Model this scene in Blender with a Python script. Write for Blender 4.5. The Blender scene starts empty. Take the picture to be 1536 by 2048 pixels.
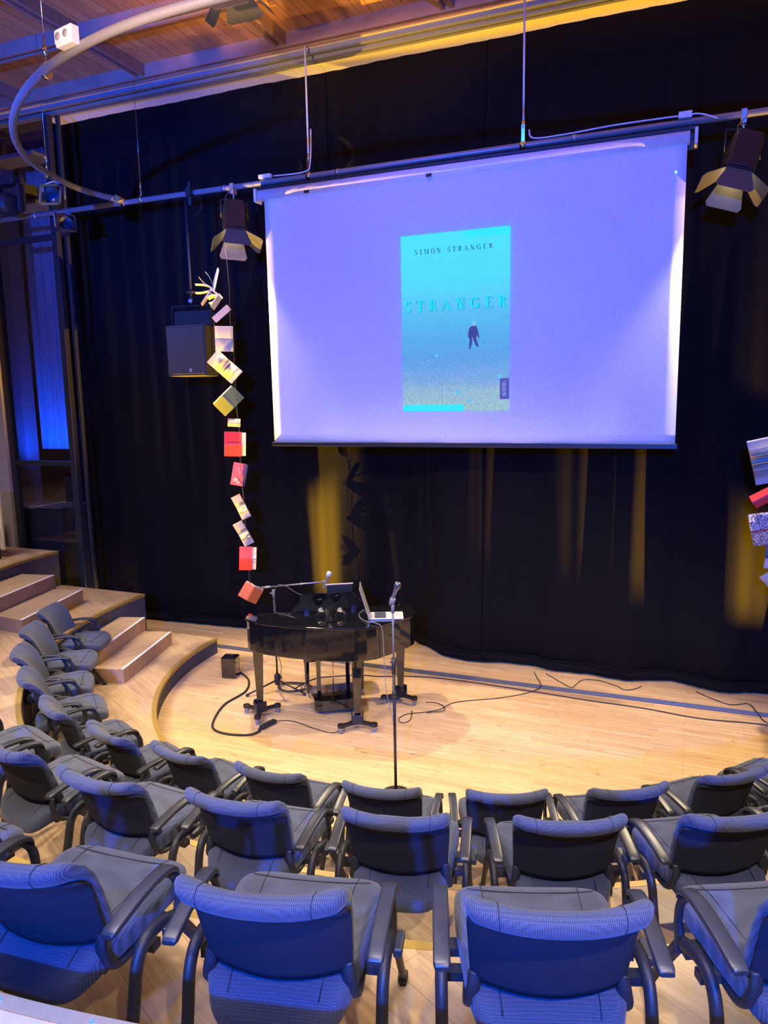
import bpy, bmesh, math, random
from mathutils import Vector, Matrix, Euler
random.seed(7)
PI = math.pi
sc = bpy.context.scene
COL = sc.collection

# ------------------------------------------------------------------ camera
CAMH = 3.3
F_PX, PITCH, ROLL, YAW = 1479.0, 8.87, -1.08, 21.9
p, r, y = map(math.radians, (PITCH, ROLL, YAW))
Fw = Vector((-math.sin(y)*math.cos(p), math.cos(y)*math.cos(p), -math.sin(p)))
Rt = Vector((math.cos(y), math.sin(y), 0)); Up = Rt.cross(Fw)
Rt2 = Rt*math.cos(r) + Up*math.sin(r); Up2 = -Rt*math.sin(r) + Up*math.cos(r)
cd = bpy.data.cameras.new('camera'); cam = bpy.data.objects.new('camera', cd); COL.objects.link(cam)
M = Matrix((( Rt2.x, Up2.x, -Fw.x, 0), (Rt2.y, Up2.y, -Fw.y, 0), (Rt2.z, Up2.z, -Fw.z, CAMH), (0, 0, 0, 1)))
cam.matrix_world = M
cd.sensor_fit = 'VERTICAL'; cd.sensor_height = 36; cd.sensor_width = 27
cd.lens = F_PX/2048*36; cd.clip_start = 0.05; cd.clip_end = 100
sc.camera = cam

# ------------------------------------------------------------------ view, world
sc.view_settings.view_transform = 'Standard'; sc.view_settings.look = 'None'
sc.view_settings.exposure = 0.0; sc.view_settings.gamma = 1
sc.view_settings.use_curve_mapping = False
w = bpy.data.worlds.new('world'); sc.world = w; w.use_nodes = True
w.node_tree.nodes['Background'].inputs[0].default_value = (0.02, 0.03, 0.08, 1)
w.node_tree.nodes['Background'].inputs[1].default_value = 0.3

# ------------------------------------------------------------------ lights
def spot(name, loc, target, color, power, angle, blend=0.5, radius=0.08):
    d = bpy.data.lights.new(name, 'SPOT'); o = bpy.data.objects.new(name, d); COL.objects.link(o)
    d.energy = power; d.color = color; d.spot_size = math.radians(angle); d.spot_blend = blend
    d.shadow_soft_size = radius
    o.location = loc
    o.rotation_euler = (Vector(target)-Vector(loc)).to_track_quat('-Z', 'Y').to_euler()
    return o
def area(name, loc, target, color, power, sx, sy):
    d = bpy.data.lights.new(name, 'AREA'); o = bpy.data.objects.new(name, d); COL.objects.link(o)
    d.energy = power; d.color = color; d.shape = 'RECTANGLE'; d.size = sx; d.size_y = sy; d.spread = math.radians(95)
    o.location = loc
    o.rotation_euler = (Vector(target)-Vector(loc)).to_track_quat('-Z', 'Y').to_euler()
    return o
WARM = (1.0, 0.80, 0.56)
spot('front_light', (-5.0, -1.2, 6.7), (-2.8, 6.2, 0), WARM, 1420, 44, 0.6)
spot('front_light', (2.2, -1.2, 6.7), (-2.2, 6.2, 0), WARM, 1420, 44, 0.6)
spot('stage_light', (-5.005, 7.875, 5.215), (-4.15, 5.7, 0), (1, .80, .52), 1000, 74, 0.5, 0.06)
spot('stage_light', (0.37, 7.87, 5.22), (-.85, 5.5, 0), (1, .80, .52), 1000, 74, 0.5, 0.06)
AMB = (1, 0.53, 0.015)
spot('amber_side_light', (-7.50, 8.12, 0.30), (-1.3, 8.36, 7.2), AMB, 5200, 38, 0.15, 0.003)
spot('amber_curtain_light', (-7.90, 8.35, 0.32), (-4.45, 8.85, 1.35), AMB, 13000, 28, 0.8, 0.004)
spot('amber_curtain_light', (3.20, 8.30, 0.40), (0.62, 8.55, 1.45), AMB, 9000, 30, 1.0, 0.004)
spot('amber_side_light', (3.6, 8.10, 1.6), (0.9, 8.5, 5.6), AMB, 1500, 56, 0.3, 0.01)
spot('amber_side_light', (-7.5, 5.0, 1.45), (-5.05, 7.7, 2.9), (1, 0.60, 0.0), 4600, 72, 0.8, 0.003)
spot('blue_wash', (0.6, -5.0, 4.9), (-1.0, 4.0, 2.6), (0.0, 0.11, 1), 9000, 60, 0.6, 0.12)
spot('blue_wash', (-0.6, -3.6, 6.8), (-0.9, 1.15, 1.7), (0.0, 0.13, 1), 1500, 34, 0.7, 0.1)  # extra wash added to fill the shade low on the nearest chairs
spot('blue_wash', (-2.6, 4.6, 6.9), (-2.3, 7.9, 5.45), (0.0, 0.07, 1), 300, 60, 1.0, 0.1)
spot('blue_wash', (-5.0, -1.0, 4.4), (-6.3, 5.6, 5.7), (0.0, 0.09, 1), 9000, 36, 1.0, 0.1)
spot('added_ceiling_wash', (-3.0, 1.0, 4.4), (-3.6, 5.9, 7.3), (1, 0.60, 0.26), 2600, 42, 1.0, 0.1)  # warm fill added to brighten the wooden ceiling
spot('projector_beam', (-1.2, -2.6, 6.3), (-2.3, 7.9, 3.0), (0.50, 0.56, 1), 370, 26, 1.0, 0.08)
area('added_hall_fill', (-2.0, 1.6, 7.0), (-2.0, 2.4, 0), (0.98, 0.88, 0.86), 230, 7, 2.5)  # wide unseen fill added over the tiers as ambient light
area('added_hall_fill', (-8.0, 4.0, 6.9), (-6.5, 5.5, 0), (1.0, 0.85, 0.72), 130, 3, 3)  # second unseen fill, added over the left seating
spot('backstage_light', (-9.3, 8.55, 2.3), (-9.5, 9.35, 3.6), (0.0, 0.07, 1), 260, 130, 1.0, 0.1)

# ------------------------------------------------------------------ materials
MATS = {}
def mat(name, col, rough=0.6, metal=0.0, emit=None, estr=1.0, spec=0.5, trans=0, bump=None, coat=0):
    if name in MATS: return MATS[name]
    m = bpy.data.materials.new(name); m.use_nodes = True; nt = m.node_tree
    b = nt.nodes['Principled BSDF']
    b.inputs['Base Color'].default_value = (*col, 1); b.inputs['Roughness'].default_value = rough
    b.inputs['Metallic'].default_value = metal; b.inputs['Specular IOR Level'].default_value = spec
    b.inputs['Transmission Weight'].default_value = trans
    b.inputs['Coat Weight'].default_value = coat
    if emit: b.inputs['Emission Color'].default_value = (*emit, 1); b.inputs['Emission Strength'].default_value = estr
    tc = nt.nodes.new('ShaderNodeTexCoord')
    n = nt.nodes.new('ShaderNodeTexNoise'); n.inputs['Scale'].default_value = bump[0] if bump else 35
    n.inputs['Detail'].default_value = 3
    nt.links.new(tc.outputs['Object'], n.inputs['Vector'])
    mx = nt.nodes.new('ShaderNodeMapRange'); mx.inputs['To Min'].default_value = 0.86; mx.inputs['To Max'].default_value = 1.12
    nt.links.new(n.outputs['Fac'], mx.inputs['Value'])
    hs = nt.nodes.new('ShaderNodeHueSaturation'); hs.inputs['Color'].default_value = (*col, 1)
    nt.links.new(mx.outputs['Result'], hs.inputs['Value'])
    nt.links.new(hs.outputs['Color'], b.inputs['Base Color'])
    if bump:
        bp = nt.nodes.new('ShaderNodeBump'); bp.inputs['Strength'].default_value = bump[1]; bp.inputs['Distance'].default_value = 0.004
        nt.links.new(n.outputs['Fac'], bp.inputs['Height']); nt.links.new(bp.outputs['Normal'], b.inputs['Normal'])
    MATS[name] = m; return m

def wood(name, c1, c2, mortar, bw, rh, rot=0.0, rough=0.38, coordscale=1.0, swap=False, knots=0.0, gap=0.0012):
    m = bpy.data.materials.new(name); m.use_nodes = True; nt = m.node_tree; b = nt.nodes['Principled BSDF']
    L = nt.links.new
    tc = nt.nodes.new('ShaderNodeTexCoord'); mp = nt.nodes.new('ShaderNodeMapping')
    mp.inputs['Rotation'].default_value = (0, 0, rot)
    L(tc.outputs['Object'], mp.inputs['Vector'])
    br = nt.nodes.new('ShaderNodeTexBrick'); L(mp.outputs['Vector'], br.inputs['Vector'])
    br.inputs['Color1'].default_value = (*c1, 1); br.inputs['Color2'].default_value = (*c2, 1); br.inputs['Mortar'].default_value = (*mortar, 1)
    br.inputs['Scale'].default_value = 1; br.inputs['Mortar Size'].default_value = gap
    br.inputs['Brick Width'].default_value = bw; br.inputs['Row Height'].default_value = rh
    br.offset = 0.37; br.offset_frequency = 2; br.squash = 0.8; br.squash_frequency = 3
    mp2 = nt.nodes.new('ShaderNodeMapping'); mp2.inputs['Scale'].default_value = (2.2, 30, 4)
    L(mp.outputs['Vector'], mp2.inputs['Vector'])
    n = nt.nodes.new('ShaderNodeTexNoise'); n.inputs['Scale'].default_value = 1.2; n.inputs['Detail'].default_value = 5; n.inputs['Distortion'].default_value = 0.6
    L(mp2.outputs['Vector'], n.inputs['Vector'])
    mr = nt.nodes.new('ShaderNodeMapRange'); mr.inputs['From Min'].default_value = .3; mr.inputs['From Max'].default_value = .7
    mr.inputs['To Min'].default_value = 0.80; mr.inputs['To Max'].default_value = 1.13
    L(n.outputs['Fac'], mr.inputs['Value'])
    hs = nt.nodes.new('ShaderNodeHueSaturation'); L(br.outputs['Color'], hs.inputs['Color']); L(mr.outputs['Result'], hs.inputs['Value'])
    out = hs.outputs['Color']
    if knots:
        v = nt.nodes.new('ShaderNodeTexVoronoi'); v.inputs['Scale'].default_value = 4.3
        mp3 = nt.nodes.new('ShaderNodeMapping'); mp3.inputs['Scale'].default_value = (0.6, 1.6, 1); L(mp.outputs['Vector'], mp3.inputs['Vector']); L(mp3.outputs['Vector'], v.inputs['Vector'])
        r2 = nt.nodes.new('ShaderNodeMapRange'); r2.inputs['From Min'].default_value = 0.03; r2.inputs['From Max'].default_value = 0.11
        r2.inputs['To Min'].default_value = 1-knots; r2.inputs['To Max'].default_value = 1
        L(v.outputs['Distance'], r2.inputs['Value'])
        h2 = nt.nodes.new('ShaderNodeHueSaturation'); L(out, h2.inputs['Color']); L(r2.outputs['Result'], h2.inputs['Value']); out = h2.outputs['Color']
    L(out, b.inputs['Base Color']); b.inputs['Roughness'].default_value = rough
    MATS[name] = m; return m

def fabric(name, c1, c2, sx, sz, rough=0.9, bump=0.5):
    """woven cloth: light threads on a darker ground, ribs a few mm apart"""
    m = bpy.data.materials.new(name); m.use_nodes = True; nt = m.node_tree; b = nt.nodes['Principled BSDF']; L = nt.links.new
    tc = nt.nodes.new('ShaderNodeTexCoord')
    def wave(axis, s):
        wv = nt.nodes.new('ShaderNodeTexWave'); wv.bands_direction = axis; wv.inputs['Scale'].default_value = s; wv.inputs['Distortion'].default_value = 0.15
        L(tc.outputs['Object'], wv.inputs['Vector']); return wv.outputs['Fac']
    mu = nt.nodes.new('ShaderNodeMath'); mu.operation = 'ADD'
    L(wave('X', sx), mu.inputs[0])
    m3 = nt.nodes.new('ShaderNodeMath'); m3.operation = 'ADD'
    L(wave('Y', sz), m3.inputs[0]); L(wave('Z', sz), m3.inputs[1])
    m4 = nt.nodes.new('ShaderNodeMath'); m4.operation = 'MULTIPLY'; L(m3.outputs[0], m4.inputs[0]); m4.inputs[1].default_value = 0.35
    L(m4.outputs[0], mu.inputs[1])
    mr = nt.nodes.new('ShaderNodeMapRange'); mr.inputs['From Max'].default_value = 1.7; L(mu.outputs[0], mr.inputs['Value'])
    mx = nt.nodes.new('ShaderNodeMix'); mx.data_type = 'RGBA'; mx.inputs[6].default_value = (*c1, 1); mx.inputs[7].default_value = (*c2, 1)
    L(mr.outputs['Result'], mx.inputs[0]); L(mx.outputs[2], b.inputs['Base Color'])
    bp = nt.nodes.new('ShaderNodeBump'); bp.inputs['Strength'].default_value = bump; bp.inputs['Distance'].default_value = 0.002
    L(mr.outputs['Result'], bp.inputs['Height']); L(bp.outputs['Normal'], b.inputs['Normal'])
    b.inputs['Roughness'].default_value = rough; b.inputs['Sheen Weight'].default_value = 0.15
    MATS[name] = m; return m

STAGEWOOD = wood('stage_parquet', (0.74, 0.50, 0.27), (0.62, 0.39, 0.19), (0.30, 0.17, 0.08), 0.85, 0.072, 0.02, 0.33, knots=0.45)
TIERWOOD = wood('tier_parquet', (0.52, 0.36, 0.21), (0.43, 0.285, 0.16), (0.24, 0.14, 0.07), 0.7, 0.13, 0.5, 0.42, knots=0.35)
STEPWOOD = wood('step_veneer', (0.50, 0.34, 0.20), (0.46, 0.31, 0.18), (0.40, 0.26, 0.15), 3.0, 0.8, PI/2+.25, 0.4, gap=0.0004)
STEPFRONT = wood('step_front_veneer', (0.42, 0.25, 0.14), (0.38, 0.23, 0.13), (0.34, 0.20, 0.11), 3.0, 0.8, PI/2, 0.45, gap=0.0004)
CEILWOOD = wood('ceiling_boards', (0.60, 0.29, 0.11), (0.46, 0.20, 0.07), (0.08, 0.03, 0.01), 3.6, 0.14, PI/2, 0.5, knots=0.7, gap=0.003)
BEAMWOOD = wood('ceiling_beam', (0.36, 0.21, 0.16), (0.33, 0.19, 0.14), (0.3, 0.16, 0.12), 6.0, 0.9, 0, 0.5, gap=0.0004)
NOSING = mat('brass_nosing', (0.42, 0.28, 0.07), 0.4, 0.3)
ALU = mat('aluminium', (0.55, 0.55, 0.57), 0.35, 0.8)
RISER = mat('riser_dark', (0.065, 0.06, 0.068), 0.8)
PLASTER = mat('plaster_white', (0.62, 0.58, 0.55), 0.9)
WALLPAINT = mat('wall_lavender', (0.36, 0.31, 0.35), 0.9)
DARKWALL = mat('dark_wall', (0.02, 0.02, 0.025), 0.9)
FRAMEDARK = mat('dark_frame', (0.045, 0.045, 0.055), 0.35, 0.5)
CURTAIN = mat('black_velvet', (0.0075, 0.0066, 0.0070), 0.95, spec=0.08, bump=(180, 0.3))
BLUEDRAPE = mat('pale_drape', (0.35, 0.35, 0.38), 0.9)
WHITESTRIP = mat('white_strip', (0.8, 0.8, 0.8), 0.5)
PIPE = mat('painted_steel_pipe', (0.25, 0.25, 0.27), 0.45, 0.3)
STEEL = mat('chrome', (0.7, 0.7, 0.72), 0.22, 1.0)
BLACK = mat('black_metal', (0.012, 0.012, 0.014), 0.4)
BLACKP = mat('black_plastic', (0.02, 0.02, 0.023), 0.5)
ARMPAD = mat('armrest_plastic', (0.028, 0.03, 0.034), 0.38, spec=0.6)
GLOSS = mat('piano_lacquer', (0.006, 0.006, 0.007), 0.06, coat=1.0)
WHITEP = mat('white_plastic', (0.75, 0.75, 0.78), 0.4)
SCREENW = mat('screen_fabric', (0.78, 0.78, 0.80), 0.95, spec=0.1)
LENS = mat('lamp_lens', (1, .9, .7), 0.3, emit=(1, 0.86, 0.55), estr=30)
BARN = mat('barn_door_metal', (0.085, 0.075, 0.062), 0.6)
GREY = mat('grey_plastic', (0.18, 0.18, 0.19), 0.5)
CABLE = mat('black_rubber', (0.012, 0.012, 0.012), 0.6)
CORD = mat('cord', (0.05, 0.05, 0.05), 0.8)
PAPER = mat('paper', (0.52, 0.47, 0.38), 0.9)
SEATF = fabric('chair_fabric', (0.012, 0.014, 0.026), (0.078, 0.092, 0.15), 57, 57)
SHELLF = mat('chair_shell_cloth', (0.022, 0.024, 0.034), 0.85, spec=0.2, bump=(400, 0.25))
GLASS = mat('clear_glass', (1, 1, 1), 0.02, trans=1.0)

# ------------------------------------------------------------------ mesh helpers
class MB:
    def __init__(s): s.v = []; s.f = []; s.m = []; s.mi = 0; s.sm = []
    def add(s, vs, fs, smooth=False):
        o = len(s.v); s.v += [tuple(v) for v in vs]
        for f in fs: s.f.append(tuple(i+o for i in f)); s.m.append(s.mi); s.sm.append(smooth)
        return s
    def box(s, c, d, M=None, taper=None):
        hx, hy, hz = d[0]/2, d[1]/2, d[2]/2; vs = []
        for k, z in enumerate((-hz, hz)):
            t = taper if (taper and k == 0) else 1
            for (sx, sy) in ((-1, -1), (1, -1), (1, 1), (-1, 1)):
                v = Vector((sx*hx*t, sy*hy*t, z))
                if M is not None: v = M @ v
                vs.append(v+Vector(c))
        return s.add(vs, [(3, 2, 1, 0), (4, 5, 6, 7), (0, 1, 5, 4), (1, 2, 6, 5), (2, 3, 7, 6), (3, 0, 4, 7)])
    def tube(s, pts, rad, n=10, closed=False, flat=None):
        P = [Vector(q) for q in pts]; N = len(P); R = rad if isinstance(rad, (list, tuple)) else [rad]*N
        vs = []; fs = []
        T = []
        for i in range(N):
            a = P[i-1] if (i > 0 or closed) else P[i]; b = P[(i+1) % N] if (i < N-1 or closed) else P[i]
            T.append((b-a).normalized())
        up = Vector((0, 0, 1)) if abs(T[0].z) < 0.9 else Vector((0, 1, 0))
        u = T[0].cross(up).normalized()
        for i in range(N):
            if i: 
                u = u - T[i]*u.dot(T[i])
                u.normalize()
            v = T[i].cross(u)
            for k in range(n):
                a = 2*PI*k/n
                ru = R[i]*(flat[0] if flat else 1); rv = R[i]*(flat[1] if flat else 1)
                vs.append(P[i]+u*math.cos(a)*ru+v*math.sin(a)*rv)
        for i in range(N if closed else N-1):
            j = (i+1) % N
            for k in range(n): fs.append((i*n+k, i*n+(k+1) % n, j*n+(k+1) % n, j*n+k))
        s.add(vs, fs, True)
        if not closed:
            s.add([vs[k] for k in range(n)], [tuple(reversed(range(n)))])
            s.add([vs[(N-1)*n+k] for k in range(n)], [tuple(range(n))])
        return s
    def cyl(s, a, b, rad, n=16, r2=None): return s.tube([a, b], [rad, rad if r2 is None else r2], n)
    def prism(s, poly, z0, z1, axis='z'):
        n = len(poly)
        def mk(q, z):
            return {'z': (q[0], q[1], z), 'y': (q[0], z, q[1]), 'x': (z, q[0], q[1])}[axis]
        vs = [mk(q, z0) for q in poly]+[mk(q, z1) for q in poly]
        fs = [tuple(reversed(range(n))), tuple(range(n, 2*n))]+[(i, (i+1) % n, n+(i+1) % n, n+i) for i in range(n)]
        return s.add(vs, fs)
    def lathe(s, prof, c=(0, 0, 0), n=24, M=None):
        vs = []; fs = []
        for (rr, z) in prof:
            for k in range(n):
                a = 2*PI*k/n; v = Vector((rr*math.cos(a), rr*math.sin(a), z))
                if M is not None: v = M @ v
                vs.append(v+Vector(c))
        for i in range(len(prof)-1):
            for k in range(n): fs.append((i*n+k, i*n+(k+1) % n, (i+1)*n+(k+1) % n, (i+1)*n+k))
        return s.add(vs, fs, True)
    def grid(s, fn, nu, nv, closeu=False, smooth=True):
        vs = [fn(i, j) for i in range(nu) for j in range(nv)]; fs = []
        for i in range(nu if closeu else nu-1):
            for j in range(nv-1):
                k = (i+1) % nu
                fs.append((i*nv+j, k*nv+j, k*nv+j+1, i*nv+j+1))
        return s.add(vs, fs, smooth)
    def sq(s, c, d, e1=0.35, e2=0.35, nu=24, nv=14, fn=None):
        """superellipsoid cushion"""
        def pw(x, e): return math.copysign(abs(x)**e, x)
        def f(i, j):
            u = 2*PI*i/nu; v = -PI/2+PI*j/(nv-1)
            q = Vector((d[0]/2*pw(math.cos(v), e1)*pw(math.cos(u), e2), d[1]/2*pw(math.cos(v), e1)*pw(math.sin(u), e2), d[2]/2*pw(math.sin(v), e1)))
            if fn: q = fn(q)
            return q+Vector(c)
        return s.grid(f, nu, nv, True)
    def build(s, name, mats, parent=None, bevel=0, loc=None, solid=0):
        me = bpy.data.meshes.new(name); me.from_pydata([tuple(v) for v in s.v], [], s.f)
        if not isinstance(mats, (list, tuple)): mats = [mats]
        for m in mats: me.materials.append(m)
        me.polygons.foreach_set('material_index', s.m); me.polygons.foreach_set('use_smooth', s.sm); 
        bm = bmesh.new(); bm.from_mesh(me); bmesh.ops.remove_doubles(bm, verts=bm.verts, dist=1e-5)
        bmesh.ops.recalc_face_normals(bm, faces=bm.faces); bm.to_mesh(me); bm.free(); me.update()
        o = bpy.data.objects.new(name, me); COL.objects.link(o)
        if parent: o.parent = parent
        if loc: o.location = loc
        if solid: mo = o.modifiers.new('solid', 'SOLIDIFY'); mo.thickness = solid
        if bevel:
            b = o.modifiers.new('bevel', 'BEVEL'); b.width = bevel; b.segments = 2; b.limit_method = 'ANGLE'; b.angle_limit = math.radians(40)
        return o
def tag(o, label=None, cat=None, group=None, kind=None):
    if label: o['label'] = label
    if cat: o['category'] = cat
    if group: o['group'] = group
    if kind: o['kind'] = kind
    return o
def thing(name, label, cat, loc=(0, 0, 0), rz=0, group=None):
    o = bpy.data.objects.new(name, None); COL.objects.link(o); o.location = loc; o.rotation_euler = (0, 0, rz)
    o.empty_display_size = 0.1
    return tag(o, label, cat, group)
def struct(o): o['kind'] = 'structure'; return o
def copy_tree(o, parent=None):
    c = o.copy(); COL.objects.link(c); c.parent = parent
    for ch in KIDS.get(o.name, []): copy_tree(ch, c)
    return c
KIDS = {}
def index_kids():
    KIDS.clear()
    for o in bpy.data.objects:
        if o.parent: KIDS.setdefault(o.parent.name, []).append(o)
def smooth_path(pts, k=8, closed=False):
    """Catmull-Rom"""
    P = [Vector(q) for q in pts]; out = []; n = len(P)
    for i in range(n-1):
        a, b, c, d = P[max(i-1, 0)], P[i], P[i+1], P[min(i+2, n-1)]
        for j in range(k):
            t = j/k
            out.append(0.5*((2*b)+(c-a)*t+(2*a-5*b+4*c-d)*t*t+(3*b-a-3*c+d)*t**3))
    out.append(P[-1]); return out

# ================================================================== STRUCTURE
OX, OY = -2.24, 7.79
def R1(t): return 3.316
def R2(t): return 4.47
def R3(t): return 5.52+0.46*max(0, min(1, (262-t)/78))
def R4(t): return 6.54+0.55*max(0, min(1, (250-t)/70))
def R5(t): return 13.0
ZT = [0, .2, .7, 1.2, 1.7]
def polar(rr, t, z): a = math.radians(t); return (OX+rr*math.cos(a), OY+rr*math.sin(a), z)
MB().box((-3.5, 2.5, -0.05), (19, 17, 0.1)).build('floor', STAGEWOOD); struct(bpy.data.objects['floor'])
def tier(k, Rin, Rout, z, zb, nosem=NOSING):
    T = [179.0+1.0*i for i in range(183)]; T = [178.9+i*(361.1-178.9)/150 for i in range(151)]
    m = MB(); 
    top = lambda i, rr, zz: polar(rr, T[i], zz)
    NZ = 0.045
    m.mi = 0
    m.grid(lambda i, j: top(i, Rin(T[i])+NZ if j == 0 else Rout(T[i])+0.05, z), 151, 2, smooth=False)
    m.mi = 1
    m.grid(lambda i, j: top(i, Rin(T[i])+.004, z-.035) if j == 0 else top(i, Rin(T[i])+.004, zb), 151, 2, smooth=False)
    m.mi = 2
    prof = [(NZ, 0.0), (NZ, 0.002), (0.0, 0.002), (-0.004, -0.002), (-0.004, -0.036), (.004, -.036)]
    m.grid(lambda i, j: top(i, Rin(T[i])+prof[j][0], z+prof[j][1]), 151, 6, smooth=False)
    # end faces and back
    for i in (0, 150):
        m.mi = 1
        m.add([top(i, Rin(T[i])+.004, zb), top(i, Rout(T[i])+.05, zb), top(i, Rout(T[i])+.05, z), top(i, Rin(T[i])+.004, z)], [(0, 1, 2, 3)])
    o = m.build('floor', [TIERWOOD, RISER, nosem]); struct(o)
    return o
tier(1, R1, R2, .2, -0.02); tier(2, R2, R3, .7, .2); tier(3, R3, R4, 1.2, .7)
TIER4TOP = mat('tier_carpet', (0.40, 0.36, 0.42), 0.85)
t4 = tier(4, R4, R5, 1.7, 1.2, ALU)
# nosing lights of the top tier
m = MB()
for k in range(-12, 14):
    a = 270+k*2.55
    m.lathe([(0.0, 0.006), (0.006, 0.005), (0.007, 0.0)], polar(R4(a)+.02, a, 1.702), 10)
struct(m.build('trim_6', mat('led_dot', (0.1, 0.2, 0.8), 0.4, emit=(0.06, 0.15, 1), estr=1.2)))
# pale carpet of the top tier
m = MB()
T = [200+i*1.5 for i in range(94)]
m.grid(lambda i, j: polar(R4(T[i])+.05 if j == 0 else 8.2, T[i], 1.704), 94, 2, smooth=False)
struct(m.build('floor', TIER4TOP))
# stage floor track
m = MB(); 
m.box((-2.4, 8.08, .003), (8.2, .11, .008)); m.mi = 1
for dy in (-.038, .0, .038): m.box((-2.4, 8.08+dy, .008), (8.2, .010, .006))
struct(m.build('trim_1', [mat('track_dark', (.10, .10, .11), .5, .5), ALU]))

# walls, ceiling
struct(MB().box((-12.05, 2.5, 3.7), (.1, 17, 7.6)).build('wall_left', WALLPAINT))
struct(MB().box((5.05, 2.5, 3.7), (.1, 17, 7.6)).build('wall_right', WALLPAINT))
struct(MB().box((-3.5, -6.05, 3.7), (17, .1, 7.6)).build('wall_rear', WALLPAINT))
struct(MB().box((-3.5, 10.6, 3.7), (17, .1, 7.6)).build('wall_front', DARKWALL))
struct(MB().box((-10.62, 8.15, 3.0), (2.72, .10, 6.0)).build('wall_side', WALLPAINT))
ZC = 7.34
m = MB().box((-3.5, 1.0, ZC+.05), (17, 14.2, .1)); struct(m.build('ceiling', CEILWOOD))
# beams (grid)
ys = [8.02-1.08*k for k in range(0, 12)]
k = 2
for i, yb in enumerate(ys):
    mm = MB(); mm.box((-3.5, yb-.045, 7.27), (17, .035, .16)); mm.box((-3.5, yb+.045, 7.27), (17, .035, .16)); mm.box((-3.5, yb, 7.29), (17, .07, .10))
    struct(mm.build('trim_%d' % (10+i), BEAMWOOD))
for i in range(-3, 6):
    xb = -4.34+1.95*i-.0
    mm = MB(); mm.box((xb-.05, 2.0, 7.275), (.035, 11.9, .14)); mm.box((xb+.05, 2.0, 7.275), (.035, 11.9, .14)); mm.box((xb, 2.0, 7.295), (.08, 11.9, .09))
    struct(mm.build('trim_%d' % (40+i), BEAMWOOD))
# plaster soffit over the stage
m = MB(); m.box((-1.8, 8.85, 7.30), (13.4, 1.50, .20)); m.box((-10.2, 8.3, 7.30), (3.4, .4, .2))
struct(m.build('ceiling', PLASTER))
struct(MB().box((-10.2, 9.4, 7.30), (3.6, 1.8, .2)).build('ceiling', DARKWALL))
for yy, zz, hh in ((8.16, 7.175, .05), (8.30, 7.17, .05), (8.40, 7.175, .035)):
    m = MB().box((-3.0, yy, zz), (14, .045, hh)); m.box((-3, yy-.03, zz-.012), (14, .012, .018))
    tag(m.build('ceiling_rail', PIPE), {8.16: 'long pale rail on the ceiling, the one nearest the wooden boards', 8.30: 'middle of the three long pale rails on the plaster ceiling strip', 8.40: 'long pale ceiling rail nearest the black curtain'}[yy], 'rail', 'ceiling rails above the stage')

# dark glazed booth at left
m = MB()
for (xa, wd) in ((-9.22, .09), (-8.06, .10)): m.box((xa, 8.20, 3.4), (wd, .09, 7.4))
m.box((-7.93, 8.26, 3.4), (.05, .05, 7.4))
m.box((-8.64, 8.20, 2.43), (1.08, .06, .07)); m.box((-8.64, 8.20, 5.55), (1.08, .06, .08))
fr = struct(m.build('window_1', FRAMEDARK, bevel=.005))
gl = bpy.data.materials.new('tinted_glass'); gl.use_nodes = True; nt = gl.node_tree
mixn = nt.nodes.new('ShaderNodeMixShader'); tr = nt.nodes.new('ShaderNodeBsdfTransparent'); gs = nt.nodes.new('ShaderNodeBsdfGlossy'); fs_ = nt.nodes.new('ShaderNodeLayerWeight'); fs2 = nt.nodes.new('ShaderNodeMapRange')
tr.inputs[0].default_value = (.88, .90, .95, 1); gs.inputs[1].default_value = 0.02; fs_.inputs[0].default_value = 0.3; fs2.inputs['To Min'].default_value = 0.03; fs2.inputs['To Max'].default_value = 0.35; nt.links.new(fs_.outputs['Facing'], fs2.inputs['Value'])
nt.links.new(fs2.outputs[0], mixn.inputs[0]); nt.links.new(tr.outputs[0], mixn.inputs[1]); nt.links.new(gs.outputs[0], mixn.inputs[2])
nt.links.new(mixn.outputs[0], nt.nodes['Material Output'].inputs[0])
MB().box((-8.64, 8.20, 3.4), (1.10, .008, 7.4)).build('pane', gl, fr)
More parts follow.
